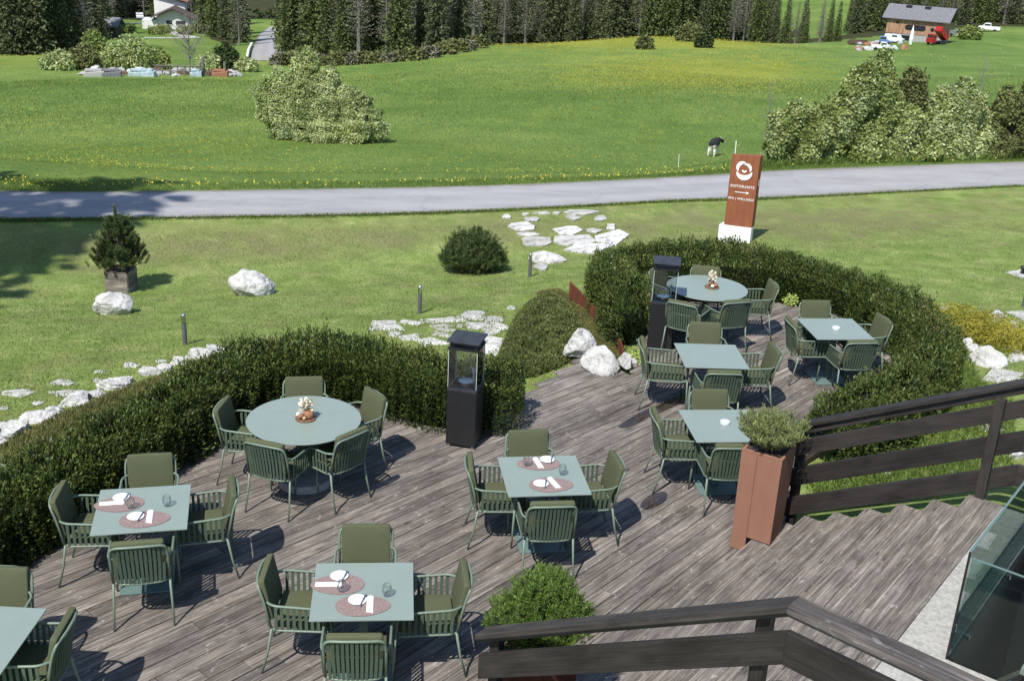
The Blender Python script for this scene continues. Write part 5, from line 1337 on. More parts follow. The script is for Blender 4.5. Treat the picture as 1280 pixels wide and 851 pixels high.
# conifer prototypes
def spruce_proto(seed, h, w, mat, name='spruce', sparse=1.0, grey=False):
    g = np.random.default_rng(seed); r = empty(name, (0, 0, -500), 0)
    P = []; N = []; m = MB(); m.tube([(0, 0, -1), (0, 0, h*.5), (0, 0, h)], .018*h, 6, r2=.02); m.build('trunk', 'bark_grey' if grey else 'bark', r)
    z = (.04 if not grey else .16)*h; bm_ = MB()
    while z < h*.985:
        f = z/h; R = w*(1-f)**(.85 if not grey else .6)*g.uniform(.8, 1.12)+.12; nb = int((7+5*(1-f))*sparse); a0_ = g.uniform(0, 6.28)
        for b in range(nb):
            a = a0_+6.283*b/nb+g.uniform(-.25, .25); L = R*g.uniform(.7, 1.12); k = max(2, int(L*3.4)); 
            for j in range(k):
                t = (j+.6)/k; dr = (-.28*t*t+.10*t)*L if not grey else .25*t*L
                for _ in range(2 if not grey else 1):
                    P.append([math.cos(a)*L*t+g.normal()*.08, math.sin(a)*L*t+g.normal()*.08, z+dr+g.normal()*.08])
                    N.append([math.cos(a)*.8+g.normal()*.5, math.sin(a)*.8+g.normal()*.5, -.25+g.normal()*.25 if not grey else .4])
            if grey and b % 2 == 0: bm_.tube([(0, 0, z), (math.cos(a)*L, math.sin(a)*L, z+.25*L)], .035, 3, cap=False, r2=.01)
        z += h*.030*g.uniform(.8, 1.2)
    if grey: bm_.build('branches', 'bark_grey', r)
    N = np.array(N); N /= np.linalg.norm(N, axis=1, keepdims=True)
    leafobj('crown', np.array(P), N, .62 if not grey else .5, mat, r, .5 if not grey else .3, .5); return r
PR = [spruce_proto(1, 20, 3.1, 'spruce'), spruce_proto(2, 20, 2.5, 'spruce'), spruce_proto(3, 20, 3.5, 'spruce'), spruce_proto(4, 20, 3.0, 'spruce_light'), spruce_proto(5, 20, 2.6, 'spruce_light'),
      spruce_proto(6, 20, 2.4, 'larch_grey', 'bare_larch', .9, True), spruce_proto(7, 20, 2.9, 'larch_grey', 'bare_larch', .8, True), spruce_proto(8, 20, 2.7, 'larch_grey', 'bare_larch', 1.0, True)]
taken = []
def forest():
    yfront = lambda x: np.interp(x, [-60, 60, 110, 150, 235, 262, 300, 345, 420, 520, 600, 650, 840, 960, 1050, 1080, 1200, 1340], [67, 67, 64, 22, 15, 54, 64, 72, 74, 66, 56, 52, 47, 51, 48, 35, 36, 32])
    rows = [(0, 15.5), (9, 17), (20, 19), (34, 21), (52, 26)]
    n = 0
    for ri, (dr, dx) in enumerate(rows):
        x = -60+random.uniform(0, 12)
        while x < 1345:
            xx = x+random.uniform(-5, 5); x += dx*random.uniform(.75, 1.25)
            y = float(yfront(xx))
            q = G(xx, y); r0 = float(np.hypot(q[0], q[1])); r = min(r0, 400)+dr*1.15+random.uniform(-3, 3)
            if 146 <= xx <= 247: r = 328+dr*.8
            elif 620 < xx < 880: r = 262+dr+random.uniform(-3, 4)
            elif 880 <= xx < 1060: r = 268+dr+random.uniform(-3, 4)
            elif xx >= 1060: r = 318+dr+random.uniform(-3, 4)
            if 303 < xx < 352 and r < 300: continue
            if 965 < xx < 1062 and ri > 1: continue
            if 245 < xx < 303: r += 20
            p = at_r(xx, 30, r)
            kind = random.random(); reg = xx
            greyp = .25 if xx < 240 else (.48 if xx < 640 else .38); lightp = .12 if xx < 780 else .38
            if kind < greyp: pr = random.choice(PR[5:]); kd = 'g'
            elif kind < greyp+lightp: pr = random.choice(PR[3:5]); kd = 'l'
            else: pr = random.choice(PR[:3]); kd = 'd'
            sc = random.uniform(.72, 1.12)*(1.0 if xx < 900 else .85)
            if 965 < xx < 1062: sc *= .62
            zone = 'left of the white house' if xx < 160 else 'behind the white house' if xx < 250 else 'between house and uphill lane' if xx < 320 else 'right of the uphill lane' if xx < 640 else 'beyond the yellow meadow crest' if xx < 960 else 'left of the barn' if xx < 1090 else 'behind the barn and right of it'
            kn = {'g': 'grey brown thin conifer', 'l': 'lighter green spruce', 'd': 'dark green spruce'}[kd]
            o = copy_tree(pr, tuple(p), random.uniform(0, 6.28), kn+' in the forest '+zone, kn+'s '+zone, (sc, sc, sc*random.uniform(.9, 1.1)))
            o['category'] = 'tree'; n += 1
    # trees that shade the road and the lawn from outside the left edge
    for (x, y, sc) in ((-16.6, 9.8, 1.22), (-18.3, 10.6, 1.3), (-18.2, 7.2, 1.16), (-20.0, 13.5, 1.05), (-16.6, 12.6, .62), (-23.0, 12.0, 1.1)):
        o = copy_tree(PR[0] if sc < .85 else PR[2], (x, y, -.4), x, 'dark spruce outside the left edge that shades the road', 'spruces left of the garden', (sc, sc, sc)); o['category'] = 'tree'
    print('forest', n)
forest()
for pr in PR:
    for c in kids(pr): bpy.data.objects.remove(c)
    bpy.data.objects.remove(pr)
# forest floor and far undergrowth as one mass
def undergrowth():
    g = np.random.default_rng(77); P = []
    xs = g.uniform(-80, 1350, 26000); rs = g.uniform(0, 1, 26000)**.8
    front = np.interp(xs, [-80, 60, 110, 150, 245, 262, 300, 420, 520, 600, 650, 840, 960, 1080, 1340], [208, 208, 225, 322, 322, 262, 245, 250, 258, 258, 262, 262, 268, 318, 318])
    r = front+2+rs*90; D = raydir(0, 30)
    dx = np.array([raydir(x, 30)[:2] for x in xs]); dx /= np.linalg.norm(dx, axis=1, keepdims=True); X = dx[:, 0]*r; Y = dx[:, 1]*r
    k = ~((xs > 300) & (xs < 356) & (r < 330)) & ~((xs > 960) & (xs < 1065) & (r > 300))
    X, Y = X[k], Y[k]; Zz = gz(X, Y)+g.uniform(0, 1.8, len(X)); c = np.array([0, 260, -25.]); V = np.stack([X, Y, Zz], 1)-c
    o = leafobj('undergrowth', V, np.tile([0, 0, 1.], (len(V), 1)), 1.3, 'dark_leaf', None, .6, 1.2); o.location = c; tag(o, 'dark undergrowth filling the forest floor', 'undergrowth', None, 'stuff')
undergrowth()

# ------------------------------------------------------------------ verge, flowers, meadow texture
def scatter(name, P2d, hgt, leaf, mat, label, cat, asp=.2, up=1.2, seed=1, jit=.5, zoff=0.0):
    g = np.random.default_rng(seed); n = len(P2d); zz = gz(P2d[:, 0], P2d[:, 1])+g.uniform(0, 1, n)*hgt+zoff; c = np.array([P2d[:, 0].mean(), P2d[:, 1].mean(), zz.mean()])
    V = np.stack([P2d[:, 0], P2d[:, 1], zz], 1)-c; N = np.stack([g.normal(size=n)*.35, g.normal(size=n)*.35, np.full(n, up)], 1); N /= np.linalg.norm(N, axis=1, keepdims=True)
    o = leafobj(name, V, N, leaf if np.ndim(leaf) == 0 else leaf, mat, None, asp, jit); o.location = tuple(c); return tag(o, label, cat, None, 'stuff')
def along_road(n, off0, off1, seed, side='far', dens=None):
    g = np.random.default_rng(seed); L = np.array([p[:2] for p in ROAD[0 if side == 'far' else 1]]); M = np.array([p[:2] for p in ROAD[1 if side == 'far' else 0]])
    t = g.uniform(0, len(L)-1.001, n); i = t.astype(int); f = (t-i)[:, None]; p = L[i]*(1-f)+L[i+1]*f; q = M[i]*(1-f)+M[i+1]*f; d = p-q; d /= np.linalg.norm(d, axis=1, keepdims=True)
    off = off0+(off1-off0)*g.random(n)**1.3; P = p+d*off[:, None]
    X, Y = proj(np.stack([P[:, 0], P[:, 1], gz(P[:, 0], P[:, 1])], 1)); k = (X > -40) & (X < 1320)
    if dens is not None: k &= g.random(n) < dens(X)
    return P[k]
Pn = along_road(24000, .02, 1.5, 1); scatter('verge_grass', Pn, .01, .09, 'meadow_blade', 'tall fresh grass along the far edge of the road', 'grass', .12, 1.3, 2)
Pn = along_road(14000, .5, 2.2, 12, dens=lambda x: np.interp(x, [900, 960, 1280], [0, 1, 1])); scatter('verge_grass', Pn, .06, .22, 'meadow_blade', 'taller bank grass below the roadside trees', 'grass', .12, 1.3, 13)
Pn = along_road(16000, -.03, .14, 3, 'near'); scatter('verge_grass', Pn, .01, .07, 'grass_blade', 'short grass along the near edge of the road', 'grass', .2, 1.0, 3)
fd = lambda x: np.interp(x, [0, 60, 130, 200, 330, 380, 450, 530, 560, 620, 660, 680, 750, 790, 850, 960, 1280], [.5, .7, .6, 1, .9, 1, .35, .5, .6, .4, .7, 1, 1, .5, .8, .2, .12])
Pn = along_road(1700, .15, 1.3, 4, dens=fd); scatter('dandelions', Pn, .06, .045, 'dandelion', 'yellow dandelions in the grass at the road edge', 'flowers', .9, .3, 5, 1.2, .10)
def meadow_scatter(n, r0, r1, seed, pw=1.0):
    g = np.random.default_rng(seed); X = g.uniform(-30, 1310, n); r = r0+(r1-r0)*g.random(n)**pw; D = np.array([(X-640)/FPX*CR[0]-(150-425.5)/FPX*CU[0]+CF[0], (X-640)/FPX*CR[1]-(150-425.5)/FPX*CU[1]+CF[1]]).T
    D /= np.linalg.norm(D, axis=1, keepdims=True); return D*r[:, None]
def zone_keep(P, f, seed):
    X, Y = proj(np.stack([P[:, 0], P[:, 1], gz(P[:, 0], P[:, 1])], 1)); g = np.random.default_rng(seed); return P[g.random(len(P)) < f(X, Y)]
roadr = lambda P: np.interp(np.arctan2(P[:, 0], P[:, 1]), _rf[:, 1], _rf[:, 0])
Pm = meadow_scatter(150000, 30, 150, 6, .9); Pm = Pm[np.hypot(Pm[:, 0], Pm[:, 1]) > roadr(Pm)+1.2]; scatter('meadow_grass', Pm, .0, np.clip(np.hypot(Pm[:, 0], Pm[:, 1])*.0016, .05, .2), 'meadow_blade', 'green meadow grass beyond the road', 'grass', .2, 1.0, 7)
Pm = meadow_scatter(85000, 30, 230, 8, .8); Pm = Pm[np.hypot(Pm[:, 0], Pm[:, 1]) > roadr(Pm)+1.0]
def yf(X, Y):
    q = np.stack([X*.012, Y*.05, X*0], 1); n_ = noise3(q, 3, 1.2)
    b = .20+.30*np.exp(-((Y-190)/40)**2)*(X < 420)+.9*np.exp(-((X-760)/170)**2-((Y-52)/10)**2)+.8*np.exp(-((X-870)/190)**2-((Y-92)/24)**2)+.25*np.exp(-((X-500)/150)**2-((Y-90)/30)**2)
    b -= .3*np.exp(-((X-1180)/110)**2-((Y-90)/60)**2)
    return np.clip(b+.35*n_, 0.02, 1)
Pm = zone_keep(Pm, yf, 9); rr_ = np.hypot(Pm[:, 0], Pm[:, 1]); scatter('dandelions', Pm, .05, np.clip(.03+rr_*.00038, .03, .11), 'dandelion', 'yellow dandelions scattered over the meadow', 'flowers', .8, .5, 10, 1.2, .12)
# rough grass between right hedge and railing, and beside the left hedge
RG_ = [G(x, y)[:2] for x, y in [(1195, 425), (1212, 450), (1222, 478), (1262, 500), (1270, 560), (1262, 606), (1180, 618), (1100, 632), (1010, 640), (1010, 590), (1080, 560), (1150, 530), (1185, 490)]]
carpet('rough_grass', RG_, .07, 15000, .10, 'grass_blade', 'rough grass and weeds between the right hedge and stair railing', 'grass', 'stuff', edge=.2, lump=.03, seed=14, asp=.14, up=1.2)
RG2 = [G(x, y)[:2] for x, y in [(0, 560), (60, 528), (150, 490), (235, 462), (270, 445), (240, 480), (180, 512), (100, 555), (0, 606)]]
carpet('dry_grass', RG2, .05, 14000, .07, 'dry_grass_blade', 'dry grass bank between the white rock row and the left hedge', 'grass', 'stuff', edge=.2, lump=.02, seed=15, asp=.15, up=1.2)
# short lawn texture near the terrace
def lawn_scatter():
    g = np.random.default_rng(16); n = 110000; x = g.uniform(-30, 1310, n); y = 262+300*g.random(n)**1.15
    D = (x[:, None]-640)/FPX*CR-(y[:, None]-425.5)/FPX*CU+CF; k = (Z+.6)/-D[:, 2]; P = D[:, :2]*k[:, None]
    dk = inpoly(P, [tuple(q) for q in deckpoly]); r = np.hypot(P[:, 0], P[:, 1]); t = (P-P2)@SD; dd = (P-P2)@SU
    ok = ~dk & (r < roadr(P)-3.2) & ~((t > -1.5) & (dd < .1)); P = P[ok]
    scatter('lawn_grass', P, .0, .034, 'lawn_blade', 'short mown lawn grass', 'grass', .3, 1.0, 17)
foliage('lawn_blade', (.19, .265, .07, 1), (.27, .345, .11, 1), (.38, .42, .18, 1), .5, .8, .8)
lawn_scatter()
_e = np.array(SLABEDGE); _e = _e+np.random.default_rng(5).normal(size=_e.shape)*.025
scatter('slab_edge_grass', _e, .005, .045, 'lawn_blade', 'grass creeping over the edges of the path slabs', 'grass', .28, 1.0, 18)

# ------------------------------------------------------------------ fence and cow
def fence():
    tops = []
    F = [(1092, 200.5, 62, 'leaning white electric fence post before the roadside trees'), (918, 206, 66, 'thin white fence post left of the bare sapling'), (848, 209, 66, 'thin white fence post left of the cow')]
    for i, (x, y, r, lb) in enumerate(F):
        p = G(x, y); m = MB(); lean = -.12 if i == 0 else .03
        m.tube([(0, 0, -.2), (lean*-1, 0, .75)], .026 if i == 0 else .016, 6); o = m.build('fence_post', 'white_paint'); o.location = tuple(p); tag(o, lb, 'fence post', None)
    pts = [G(1092, 200.5)+[0.1, 0, .8], G(1190, 197.5)+[0, 0, .7], G(1279, 194.5)+[0, 0, .9]]
    pts = smoothpts(pts, 6); m = MB(); c = pts[0]; m.tube([tuple(np.array(p)-c) for p in pts], .012, 4); m.tube([tuple(np.array(p)-c-np.array([0, 0, .3])) for p in pts], .010, 4)
    o = m.build('fence_wire', 'bark_grey'); o.location = tuple(c); tag(o, 'electric fence wires running right from the leaning white post', 'fence wire')
fence()
def skin_mesh(name, verts, edges, radii, mat, parent, sub=2, root=0):
    me = bpy.data.meshes.new(name); me.from_pydata(verts, edges, []); o = bpy.data.objects.new(name, me); COL.objects.link(o); o.parent = parent
    sk = o.modifiers.new('skin', 'SKIN'); sk.use_smooth_shade = True; lay = me.skin_vertices[0].data
    for i, r in enumerate(radii): lay[i].radius = (r, r) if not hasattr(r, '__len__') else r; lay[i].use_root = (i == root)
    sb = o.modifiers.new('sub', 'SUBSURF'); sb.levels = sub; sb.render_levels = sub; me.materials.append(MATS[mat]); return o
def cow():
    s_ = NT('cow_hide'); c = s_.coord(); sx = s_.n('ShaderNodeSeparateXYZ'); s_.l(c, sx.inputs[0]); f = s_.noise(c, 1.6, 2, .5)
    hgt = s_.math('ADD', s_.math('MULTIPLY', sx.outputs[2], -1.0), .78); w = s_.math('ADD', s_.math('MULTIPLY', f, .9), hgt); w = s_.math('MULTIPLY', w, 1.0)
    s_.color(s_.ramp(w, (.30, (.012, .012, .012)), (.36, (.012, .012, .012)), (.42, (.62, .60, .56)))); s_.set(Roughness=.8)
    p = at_r(890, 208, 74)
    r = empty('cow', tuple(p), R_(66), 'black and white cow grazing beyond the road left of the sign', 'cow')
    r.scale = (.88,)*3
    # local +x = forward (head); body length 1.5, height 1.35
    V = [(-.74, 0, 1.02), (-.48, 0, 1.06), (.10, 0, 1.02), (.50, 0, 1.06), (.80, -.05, 1.12), (1.02, -.26, 1.02), (1.14, -.46, .86),
         (-.56, .19, .80), (-.52, .20, .58), (-.66, .22, .40), (-.64, .22, .05), (-.56, -.19, .80), (-.52, -.20, .58), (-.66, -.22, .40), (-.64, -.22, .05),
         (.48, .18, .80), (.50, .19, .45), (.47, .19, .05), (.48, -.18, .80), (.50, -.19, .45), (.47, -.19, .05), (-.84, 0, 1.06), (-.90, 0, .85), (-.90, 0, .50)]
    E_ = [(0, 1), (1, 2), (2, 3), (3, 4), (4, 5), (5, 6), (1, 7), (7, 8), (8, 9), (9, 10), (1, 11), (11, 12), (12, 13), (13, 14), (3, 15), (15, 16), (16, 17), (3, 18), (18, 19), (19, 20), (0, 21), (21, 22), (22, 23)]
    Rr = [(.15, .17), (.26, .30), (.30, .36), (.24, .32), (.15, .19), .14, .085, .18, .12, .07, .06, .18, .12, .07, .06, .14, .075, .055, .14, .075, .055, .04, .022, .035]
    skin_mesh('body', V, E_, Rr, 'cow_hide', r, root=1)
    for sg in (-1, 1):
        m = MB(); m.tube([(1.0+sg*.06, -.24+sg*.06, 1.12), (1.0+sg*.19, -.24+sg*.14, 1.12)], .035, 6, r2=.05); m.build('ear', 'black_metal', r)
        m = MB(); m.tube([(1.0+sg*.04, -.22+sg*.04, 1.16), (1.0+sg*.09, -.22+sg*.08, 1.27)], .022, 6, r2=.008); m.build('horn', 'white_china', r)
cow()

# ------------------------------------------------------------------ buildings and vehicles far away
simple('render_white', (.74, .73, .70), .9, .06, 2)
simple('roof_brown', (.085, .060, .050), .9, .25, 3)
simple('roof_red', (.26, .13, .09), .9, .2, 3)
simple('roof_grey', (.15, .15, .16), .8, .2, 2)
simple('dark_opening', (.012, .012, .014), .4, .1, 2)
simple('barn_boards_dark', (.10, .06, .04), .9, .3, 2)
s_ = NT('barn_boards'); f = s_.noise(s_.mapping(s_.coord(), (3.2, 3.2, .15)), 1.6, 4, .6); s_.color(s_.ramp(f, (.3, (.18, .095, .055)), (.5, (.34, .19, .115)), (.72, (.46, .32, .22)))); s_.set(Roughness=.9)
simple('truck_red', (.33, .018, .015), .4, .1, 2)
simple('car_white', (.72, .73, .75), .3, .03, 2)
simple('car_blue', (.10, .18, .34), .4, .1, 2)
simple('tyre', (.02, .02, .02), .9, .1, 4)
simple('tarp_blue', (.33, .42, .44), .7, .3, 2)
simple('window_glass', (.03, .035, .04), .1, .1, 2)
simple('door_rust', (.22, .07, .03), .7, .1, 2)
def gable_roof(m, x0, x1, y0, y1, z, rise, th=.18, ridge='y'):
    """two pitched slabs"""
    if ridge == 'y':
        xm = (x0+x1)/2
        for a, b in ((x0, xm), (x1, xm)):
            V = [(a, y0, z), (a, y1, z), (b, y1, z+rise), (b, y0, z+rise)]; m.add(V+[(p[0], p[1], p[2]+th) for p in V], [(0, 1, 2, 3), (7, 6, 5, 4), (0, 4, 5, 1), (1, 5, 6, 2), (2, 6, 7, 3), (3, 7, 4, 0)])
    else:
        ym = (y0+y1)/2
        for a, b in ((y0, ym), (y1, ym)):
            V = [(x0, a, z), (x1, a, z), (x1, b, z+rise), (x0, b, z+rise)]; m.add(V+[(p[0], p[1], p[2]+th) for p in V], [(0, 1, 2, 3), (7, 6, 5, 4), (0, 4, 5, 1), (1, 5, 6, 2), (2, 6, 7, 3), (3, 7, 4, 0)])
def house():
    p = G(217, 38); s_ = 300/FPX; yaw = -math.atan2(p[0], p[1])+R_(-6)
    r = empty('house', tuple(p), yaw, 'white two-part house with brown front roof and reddish rear roof at the forest clearing', 'house')
    w = 9.2; h = 3.6; r.scale = (.84,)*3
    m = MB(); m.prism([(-w/2, 0), (w/2, 0), (w/2, 8), (-w/2, 8)], -2, h); m.add([(-w/2, .001, h), (w/2, .001, h), (0, .001, h+2.1), (-w/2, 8, h), (w/2, 8, h), (0, 8, h+2.1)], [(0, 1, 2), (5, 4, 3), (0, 2, 5, 3), (1, 4, 5, 2)]); m.build('front_wing', 'render_white', r)
    m = MB(); gable_roof(m, -w/2-1.6, w/2+1.6, -1.6, 9, h-.5, 2.9); m.build('roof', 'roof_brown', r)
    for (x, ww) in ((-1.1, 1.7), (2.1, 2.7)):
        m = MB(); m.box((x, -.03, 2.0), (ww, .08, 1.1)); o = m.build('window', 'window_glass', r); m = MB(); m.box((x, -.09, 1.4), (ww+.2, .1, .1)); m.build('sill', 'render_white', o)
    m = MB(); m.box((-.9, -.04, -.6), (2.2, .1, 1.6)); m.build('garage_door', 'door_rust', r)
    m = MB(); m.box((-6.5, 3, .9), (4.2, 7, 3.6)); m.build('side_wing', 'render_white', r)
    m = MB(); m.prism([(-6.2, 10), (2.6, 10), (2.6, 17), (-6.2, 17)], -2, 6.8); m.build('rear_block', 'render_white', r)
    m = MB(); V = [(-7.4, 8.8, 9.6), (3.6, 8.8, 7.0), (3.6, 18, 7.0), (-7.4, 18, 9.6)]; m.add(V+[(a, b, c+.25) for a, b, c in V], [(0, 1, 2, 3), (7, 6, 5, 4), (0, 4, 5, 1), (1, 5, 6, 2), (2, 6, 7, 3), (3, 7, 4, 0)])
    m.build('rear_roof', 'roof_red', r); m = MB(); m.add([(-6.2, 10.01, 6.8), (2.6, 10.01, 6.8), (-6.2, 10.01, 9.3), (-6.2, 17, 6.8), (2.6, 17, 6.8), (-6.2, 17, 9.3)], [(0, 1, 2), (5, 4, 3), (0, 2, 5, 3)]); m.build('rear_gable', 'render_white', r)
    m = MB(); m.box((-2.5, 12, 9.4), (1, 1, 1.8)); m.build('chimney', 'render_white', r)
house()
def shed():
    p = G(130, 47); r = empty('shed', tuple(p), -math.atan2(p[0], p[1])+R_(-15), 'small dark shed with grey roof between the spruces at upper left', 'shed')
    r.scale = (1.1,)*3
    m = MB(); m.prism([(-2.2, 0), (2.2, 0), (2.2, 4), (-2.2, 4)], -1, 2.0); m.build('wall', 'barn_boards_dark', r)
    m = MB(); gable_roof(m, -3, 3, -.8, 4.8, 1.9, 1.5, ridge='x'); m.build('roof', 'roof_grey', r)
    m = MB(); m.box((.4, -.03, .7), (1.4, .08, 1.4)); m.build('door', 'dark_opening', r)
shed()
def barn():
    p = G(1140, 52.5); BS = float(np.hypot(p[0], p[1]))/345; r = empty('barn', tuple(p), R_(-31), 'old brown board barn with grey roof on the hill at upper right', 'barn')
    r.scale = (BS,)*3
    L = 15.5; D = 9.5; b = 1.9; h = 4.3
    m = MB(); m.prism([(-L/2+2, 0), (L/2, 0), (L/2, D), (-L/2+2, D)], -2, b); m.build('stone_base', 'concrete', r)
    m = MB(); m.prism([(-L/2, -.1), (L/2, -.1), (L/2, D), (-L/2, D)], b+.02, b+h)
    m.add([(-L/2, -.1, b+h), (-L/2, D, b+h), (-L/2, D/2, b+h+2.9), (L/2, -.1, b+h), (L/2, D, b+h), (L/2, D/2, b+h+2.9)], [(2, 1, 0), (3, 4, 5), (0, 3, 5, 2), (1, 2, 5, 4)]); m.build('wall', 'barn_boards', r)
    m = MB(); gable_roof(m, -L/2-1.4, L/2+1.8, -1.0, D+1.0, b+h-.35, 3.5, .2, 'x'); m.build('roof', 'roof_grey', r)
    for x in (-3.2, 2.0): m = MB(); m.box((x, D/2-.9, b+h+3.0), (1.6, 1.0, .6)); m.build('roof_hatch', 'dark_opening', r)
    m = MB(); pts = [(-2.1+.5*0, 0)]; m2 = MB(); n = 8; q = []
    for k in range(n+1): a = -math.pi/2+math.pi*k/n; q.append((2.1+.75*math.cos(a), .75*math.sin(a)))
    for k in range(n+1): a = math.pi/2+math.pi*k/n; q.append((-2.1+.75*math.cos(a), .75*math.sin(a)))
    N_ = len(q); m2.add([(x+.3, -.16, b+1.9+z) for x, z in q]+[(x+.3, -.09, b+1.9+z) for x, z in q], [tuple(range(N_)), tuple(range(N_, 2*N_))[::-1]]+[(i, (i+1) % N_, N_+(i+1) % N_, N_+i) for i in range(N_)]); m2.build('hay_opening', 'dark_opening', r)
    m = MB(); q = [(.55*math.cos(2*math.pi*k/12), .55*math.sin(2*math.pi*k/12)) for k in range(12)]; m.add([(x+5.0, -.16, b+1.8+z) for x, z in q]+[(x+5.0, -.09, b+1.8+z) for x, z in q], [tuple(range(12)), tuple(range(12, 24))[::-1]]+[(i, (i+1) % 12, 12+(i+1) % 12, 12+i) for i in range(12)]); m.build('round_opening', 'dark_opening', r)
    m = MB(); m.box((-4.8, -.13, b+3.0), (.7, .08, .7)); m.build('small_opening', 'dark_opening', r)
    m = MB(); m.box((-1.8, -.05, .9), (3.6, .15, 1.3)); m.build('cellar_door', 'dark_opening', r)
    m = MB(); m.box((L/2+.02, D/2, b+h+.6), (.1, 3.4, 1.8)); m.build('gable_opening', 'dark_opening', r)
barn()
def wheel_parts(r, xs, ys, rad, wd):
    for x in xs:
        for y in ys:
            m = MB(); pr = []; n = 14
            vs = [(x+rad*math.cos(2*math.pi*k/n), y+s_*wd/2, rad+rad*math.sin(2*math.pi*k/n)) for s_ in (-1, 1) for k in range(n)]
            m.add(vs, [tuple(range(n)), tuple(range(n, 2*n))[::-1]]+[(k, n+k, n+(k+1) % n, (k+1) % n) for k in range(n)]); m.build('wheel', 'tyre', r)
def truck():
    p = G(1170, 56); r = empty('tipper_truck', tuple(p), R_(-150), 'red tipper truck with raised body parked in front of the barn', 'truck')
    r.scale = (.66,)*3
    m = MB(); m.box((0, 0, .9), (6.0, 1.0, .3)); m.build('chassis', 'tyre', r)
    m = MB(); m.prism([(1.5, -1.2), (3.2, -1.2), (3.2, 1.2), (1.5, 1.2)], .6, 2.0); m.prism([(1.5, -1.15), (2.9, -1.15), (2.9, 1.15), (1.5, 1.15)], 2.0, 3.0); m.build('cab', 'truck_red', r, bevel=.08)
    m = MB(); m.box((2.93, 0, 2.4), (.06, 1.9, .75)); m.box((2.2, -1.17, 2.4), (.9, .06, .6)); m.box((2.2, 1.17, 2.4), (.9, .06, .6)); m.build('windows', 'window_glass', r)
    m = MB(); A = R_(38)
    Mx = Matrix.Translation((-2.8, 0, 1.2)) @ Matrix.Rotation(-A, 4, 'Y')
    for c, sz in (((2.1, 0, .1), (4.4, 2.3, .15)), ((2.1, -1.1, .75), (4.4, .12, 1.3)), ((2.1, 1.1, .75), (4.4, .12, 1.3)), ((4.3, 0, .9), (.12, 2.3, 1.6))):
        vs = [Mx @ (Vector(c)+Vector((a*sz[0]/2, b*sz[1]/2, d*sz[2]/2))) for d in (-1, 1) for b in (-1, 1) for a in (-1, 1)]; m.add(vs, [(0, 2, 3, 1), (4, 5, 7, 6), (0, 1, 5, 4), (2, 6, 7, 3), (0, 4, 6, 2), (1, 3, 7, 5)])
    m.build('tipper_body', 'truck_red', r); wheel_parts(r, (2.2, -1.2, -2.3), (-1.0, 1.0), .5, .4)
truck()
def car(px, y, r_, yaw, kind, mat, label, cat):
    p = G(px, y); r = empty(kind, tuple(p), R_(yaw), label, cat); r.scale = (float(np.hypot(p[0], p[1]))/300,)*3
    prof = {'van': [(-2.3, .4), (2.3, .4), (2.4, 1.1), (1.7, 1.25), (1.2, 2.0), (-2.2, 2.05), (-2.35, 1.2)], 'car': [(-2.1, .35), (2.1, .35), (2.15, .85), (1.1, .95), (.5, 1.42), (-1.1, 1.42), (-1.8, .95), (-2.15, .9)],
            'pickup': [(-2.5, .5), (2.4, .5), (2.45, 1.15), (1.5, 1.25), (1.1, 1.95), (-.2, 1.95), (-.3, 1.2), (-2.5, 1.2)], 'tractor': [(-1.3, .6), (1.6, .6), (1.6, 1.3), (.3, 1.4), (.25, 2.3), (-1.2, 2.3), (-1.3, 1.2)]}[kind if kind in ('van', 'car', 'pickup') else 'tractor']
    m = MB(); n = len(prof); m.add([(x, -.85, z) for x, z in prof]+[(x, .85, z) for x, z in prof], [tuple(range(n)), tuple(range(n, 2*n))[::-1]]+[(i, n+i, n+(i+1) % n, (i+1) % n) for i in range(n)]); m.build('body', mat, r, bevel=.05)
    m = MB(); zz = max(z for _, z in prof)-.35; xx = .3 if kind != 'pickup' else .45; m.box((xx if kind != 'tractor' else -.4, 0, zz), (1.3, 1.74, .42)); m.build('windows', 'window_glass', r)
    wheel_parts(r, (-1.35, 1.35) if kind != 'tractor' else (-.8, 1.1), (-.8, .8), .36 if kind != 'tractor' else .55, .25)
car(1117, 54, 284, -38, 'van', 'car_white', 'white van parked in front of the barn', 'van')
car(1105, 58, 276, -20, 'tractor', 'car_blue', 'small blue tractor beside the white van at the barn', 'tractor')
car(1101, 63, 268, -10, 'pickup', 'car_white', 'white pickup nearest the meadow below the barn', 'pickup')
car(1236, 40, 300, 150, 'pickup', 'car_white', 'white pickup on the hill top right of the barn', 'pickup')
car(1196, 46, 300, -20, 'car', 'roof_grey', 'dark grey car half hidden behind the pale round bush', 'car')
car(175, 24, 322, -70, 'car', 'car_white', 'white car left in the parking place by the house', 'car')
car(183, 22, 328, -60, 'car', 'roof_grey', 'grey car right in the parking place by the house', 'car')
# clutter at the barn
for i in range(16):
    x = random.uniform(1066, 1132); y = random.uniform(55, 64); p = G(x, y)
    rock('rubble_block', tuple(p), random.uniform(.5, 1.1), random.uniform(.5, .9), random.uniform(.3, .7), 600+i, random.choice(['white_rock', 'concrete', 'pumpkin_wood', 'concrete']), 'pale rubble block among the vehicles below the barn', 'rubble', 'rubble blocks below the barn')
m = MB(); m.lathe([(.28, 0), (.42, 1.0), (.30, 2.2), (.05, 3.6)], 10); o = m.build('folded_parasol', 'render_white'); o.location = tuple(G(1138, 56)); tag(o, 'tall white folded canopy standing in front of the barn', 'folded canopy')
m = MB(); m.box((0, 0, .35), (4, 1.6, .5)); m.box((0, 0, .75), (3.6, .2, .3)); o = m.build('timber_stack', 'barn_boards_dark'); o.location = tuple(G(1073, 56)); tag(o, 'dark brown timber stack left of the vehicles below the barn', 'timber stack')
